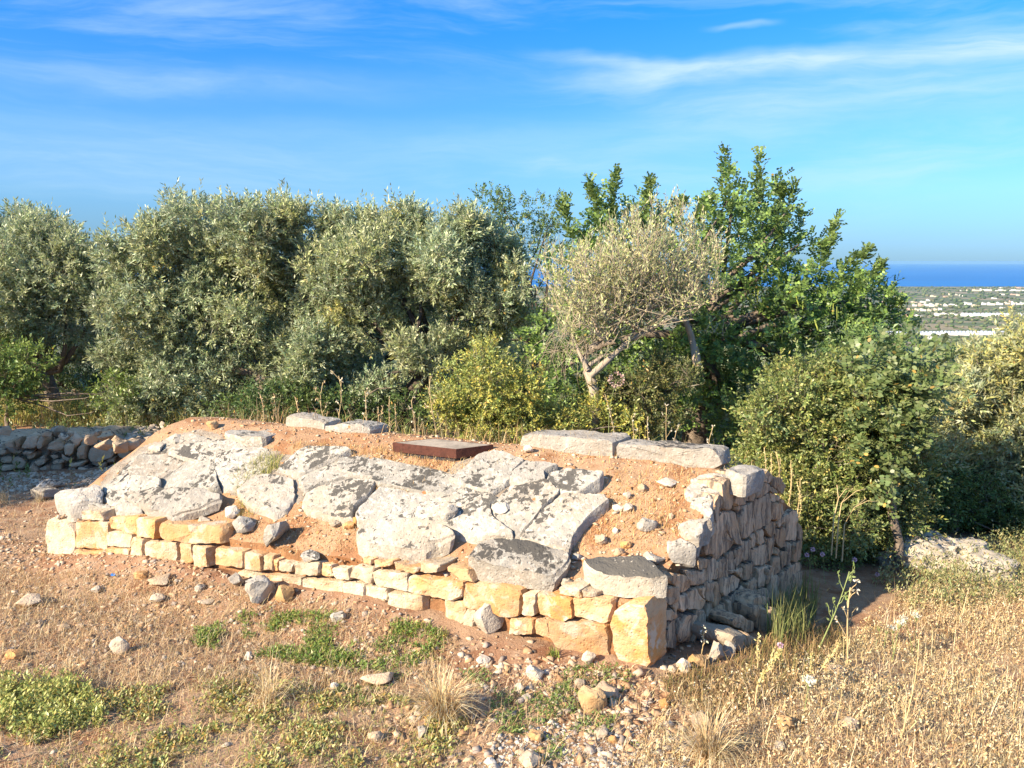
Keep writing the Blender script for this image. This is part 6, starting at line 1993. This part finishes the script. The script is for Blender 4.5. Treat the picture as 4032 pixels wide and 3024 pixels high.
grove('olive_grove', 1500, 40, 330, -0.75, 0.75, 1.6, 2.8, 'olive trees and scrub on the hillside below', 1)
grove('olive_grove', 3600, 330, 1040, 0.05, 0.75, 2.3, 3.6, 'rows of olive trees on the plain before the greenhouses', 2)
grove('olive_grove', 3000, 1090, 2100, 0.05, 0.75, 2.5, 4.2, 'olive groves between the greenhouses and the town', 3)
grove('olive_grove', 2200, 2100, 4500, 0.05, 0.75, 4.0, 8.0, 'dark tree belts round the coastal town', 4)
grove('olive_grove', 1500, 330, 2500, -0.75, 0.05, 3.0, 5.0, 'olive groves on the plain behind the tree row', 5)


def plain_hit(zone, x, y):
    d = ray(*px(zone, x, y))
    t_ = np.geomspace(60, 9000, 6000)
    p = EYE[None] + d[None] * t_[:, None]
    i = int(np.argmax(p[:, 2] < ground_z(p[:, 0], p[:, 1])))
    return p[i]


def house(zone, x0, x1, y1, hpx, mk, label, group, seed):
    r = random.Random(seed)
    p = plain_hit(zone, (x0 + x1) / 2, y1)
    d = np.linalg.norm(p - EYE)
    k = d / F_PX / ZONES[zone][2]
    w, h = (x1 - x0) * k * (0.72 if y1 < 760 else 1.0), max(3.2, hpx * k * 0.7)
    dp = min(w, 14) * r.uniform(0.7, 1.0)
    root = thing('house', (p[0], p[1], p[2]), label, 'house', group)
    root.rotation_euler[2] = -math.atan2(p[0], p[1]) + r.uniform(-0.25, 0.25)
    V, F = [], []
    def box(x0, x1, y0, y1, z0, z1):
        b = len(V)
        V.extend([(x0, y0, z0), (x1, y0, z0), (x1, y1, z0), (x0, y1, z0), (x0, y0, z1), (x1, y0, z1), (x1, y1, z1), (x0, y1, z1)])
        F.extend([(b + 3, b + 2, b + 1, b), (b + 4, b + 5, b + 6, b + 7), (b, b + 1, b + 5, b + 4), (b + 1, b + 2, b + 6, b + 5), (b + 2, b + 3, b + 7, b + 6), (b + 3, b, b + 4, b + 7)])
    a = r.uniform(0.35, 0.7)
    box(-w / 2, -w / 2 + w * a, 0, dp, -3, h)
    box(-w / 2 + w * a + 0.003, w / 2, 0.6, dp - 0.6, -3, h * r.uniform(0.6, 0.9))
    link('walls', mesh_py('walls', V, F, M[mk]), root)
    V, F = [], []
    box(-w / 2 + w * 0.1, -w / 2 + w * a * 0.6, 1.0, dp * 0.6, h + 0.003, h + r.uniform(0.8, 1.8))
    link('roof_parapet', mesh_py('roof_parapet', V, F, M[mk]), root)
    nw = max(1, int(w / 5))
    for i in range(nw):
        xx = -w / 2 + w * (i + 0.5) / nw
        V, F = [], []
        yy = -0.06 if xx < -w / 2 + w * a - 0.6 else 0.54
        box(xx - 0.5, xx + 0.5, yy, yy + 0.05, h * 0.2, h * 0.2 + 1.5)
        link('window', mesh_py('window', V, F, M['dark_open']), root)


def greenhouse(zone, x0, x1, y0, y1, label, spans=4):
    p = plain_hit(zone, (x0 + x1) / 2, y1)
    q = plain_hit(zone, (x0 + x1) / 2, y1 - 1)
    d = np.linalg.norm(p - EYE)
    k = d / F_PX / ZONES[zone][2]
    w, h = (x1 - x0) * k, max(3.5, (y1 - y0) * k * 0.7)
    root = thing('greenhouse', p, label, 'greenhouse', 'long white greenhouses on the plain')
    root.rotation_euler[2] = -math.atan2(p[0], p[1])
    sp_ = w / spans
    for s_ in range(spans):
        V, F = [], []
        n = 8
        for e, yy in enumerate((0.0, 38.0)):
            xs = -w / 2 + s_ * sp_
            V.append((xs, yy, -2)); 
            for j in range(n + 1):
                an = math.pi * j / n
                V.append((xs + sp_ / 2 - math.cos(an) * sp_ / 2, yy, h * 0.6 + math.sin(an) * h * 0.4))
            V.append((xs + sp_, yy, -2))
        m_ = n + 3
        for j in range(m_ - 1):
            F.append((j, j + 1, m_ + j + 1, m_ + j))
        F.append(tuple(range(m_))[::-1])
        F.append(tuple(range(m_, 2 * m_)))
        link('tunnel', mesh_py('tunnel', V, F, M['film']), root)


for i, (a, b) in enumerate(((535, 660), (665, 800), (960, 1095), (1100, 1230), (1235, 1400), (1405, 1540), (1545, 1700), (1705, 1850), (1855, 2000))):
    greenhouse('s', a, b, 942 + (10 if i < 2 else 0) - (12 if i > 3 else 0), 972 - (4 if i > 5 else 0),
               ['leftmost greenhouse of the long white row, behind the carob twigs', 'second greenhouse of the white row from the left', 'greenhouse in the white row just left of the farmhouse', 'greenhouse in the white row above the farmhouse', 'greenhouse in the white row right of the farmhouse',
                'greenhouse near the middle right of the white row', 'third greenhouse from the right end of the white row', 'second greenhouse from the right end of the white row', 'greenhouse at the right end of the white row'][i], spans=max(3, int((b - a) / 30)))
for i, (a, b) in enumerate(((1480, 1620), (1625, 1760), (1765, 1890), (1895, 2010), (2150, 2212))):
    greenhouse('s', a, b, 706, 736, ['long pale shed row below the town, leftmost', 'long pale shed row below the town, second from left', 'long pale shed row below the town, third from left', 'long pale shed row below the town, fourth from left', 'pale shed at the right picture edge below the town'][i], spans=4)
house('s', 1075, 1195, 1036, 42, 'white_wall', 'lone white farmhouse among olives in front of the greenhouses', None, 5)
hb = []
rr = random.Random(5)
HL = [(1590, 1690, 628, 26), (1315, 1420, 622, 30), (1480, 1590, 606, 36), (1700, 1760, 606, 30), (1775, 1870, 610, 36), (1875, 1960, 606, 34), (1970, 2040, 600, 30), (2055, 2100, 606, 46), (2110, 2160, 606, 26), (2165, 2212, 606, 36), (2220, 2290, 606, 30),
      (885, 940, 622, 30), (945, 1010, 622, 40), (1015, 1075, 620, 34), (1040, 1105, 560, 22), (970, 1050, 582, 24), (860, 945, 580, 16), (1080, 1150, 625, 40), (1155, 1230, 622, 40), (1255, 1312, 622, 30), (820, 900, 680, 40), (905, 960, 676, 34), (965, 1050, 676, 28), (1060, 1110, 678, 26), (1135, 1180, 672, 30), (1185, 1235, 668, 30),
      (780, 900, 748, 26), (905, 1010, 748, 22), (1140, 1230, 732, 30), (1235, 1320, 730, 30), (1325, 1420, 726, 24), (1090, 1185, 512, 22), (1250, 1305, 520, 20), (1310, 1330, 490, 26), (1390, 1425, 492, 16), (1435, 1485, 506, 24), (1420, 1465, 440, 14), (1520, 1565, 442, 16),
      (1590, 1680, 442, 20), (1685, 1710, 440, 34), (1715, 1900, 440, 20), (1905, 2050, 440, 20), (2055, 2212, 442, 22), (1740, 1825, 408, 10), (1910, 1980, 412, 14), (2060, 2212, 408, 14), (1915, 1980, 486, 20), (2050, 2110, 484, 10), (2115, 2160, 494, 16), (1820, 1890, 534, 16), (580, 615, 470, 18), (500, 580, 575, 20),
      (660, 760, 575, 20), (1920, 1985, 652, 20), (2030, 2055, 575, 22), (20, 130, 585, 24), (430, 500, 600, 20), (2230, 2300, 640, 30)]
ORD = ['first', 'second', 'third', 'fourth', 'fifth', 'sixth', 'seventh', 'eighth', 'ninth', 'tenth', 'eleventh', 'twelfth', 'thirteenth', 'fourteenth']
cnt = {}
for i, (a, b, y1, h) in enumerate(sorted(HL)):
    col = rr.choice(['white_wall', 'white_wall', 'white_wall', 'cream_wall', 'cream_wall', 'pink_wall'])
    zone_txt = 'in the row on the sea shore' if y1 < 450 else 'in the fields behind the town' if y1 < 540 else 'in the far row of the town' if y1 < 603 else 'in the middle row of the town' if y1 < 640 else 'at the near edge of the town'
    cname = {'white_wall': 'white', 'cream_wall': 'cream', 'pink_wall': 'pinkish'}[col]
    key = (cname, zone_txt)
    cnt[key] = cnt.get(key, -1) + 1
    house('s', a, b, y1, h, col, f'{ORD[cnt[key]]} {cname} flat roofed building from the left {zone_txt}', 'buildings of the coastal town', i)

# ------------------------------------------------------------------ sea air
HAZE = 3.2e-5
me = mesh_py('haze', [(x, y, z) for z in (-172, 6.5) for y in (-60, 46000) for x in (-91000, 91000)], [(0, 2, 3, 1), (4, 5, 7, 6), (0, 1, 5, 4), (2, 6, 7, 3), (0, 4, 6, 2), (1, 3, 7, 5)], None)
me.materials.clear()
hm, t = new_mat('haze_air')
t.add('ShaderNodeOutputMaterial', {'Volume': t.add('ShaderNodeVolumePrincipled', {'Color': (0.27, 0.53, 0.80), 'Density': HAZE, 'Anisotropy': 0.0})})
me.materials.append(hm)
tag(link('haze', me), 'thin blue sea haze over the plain', 'haze', kind='stuff')
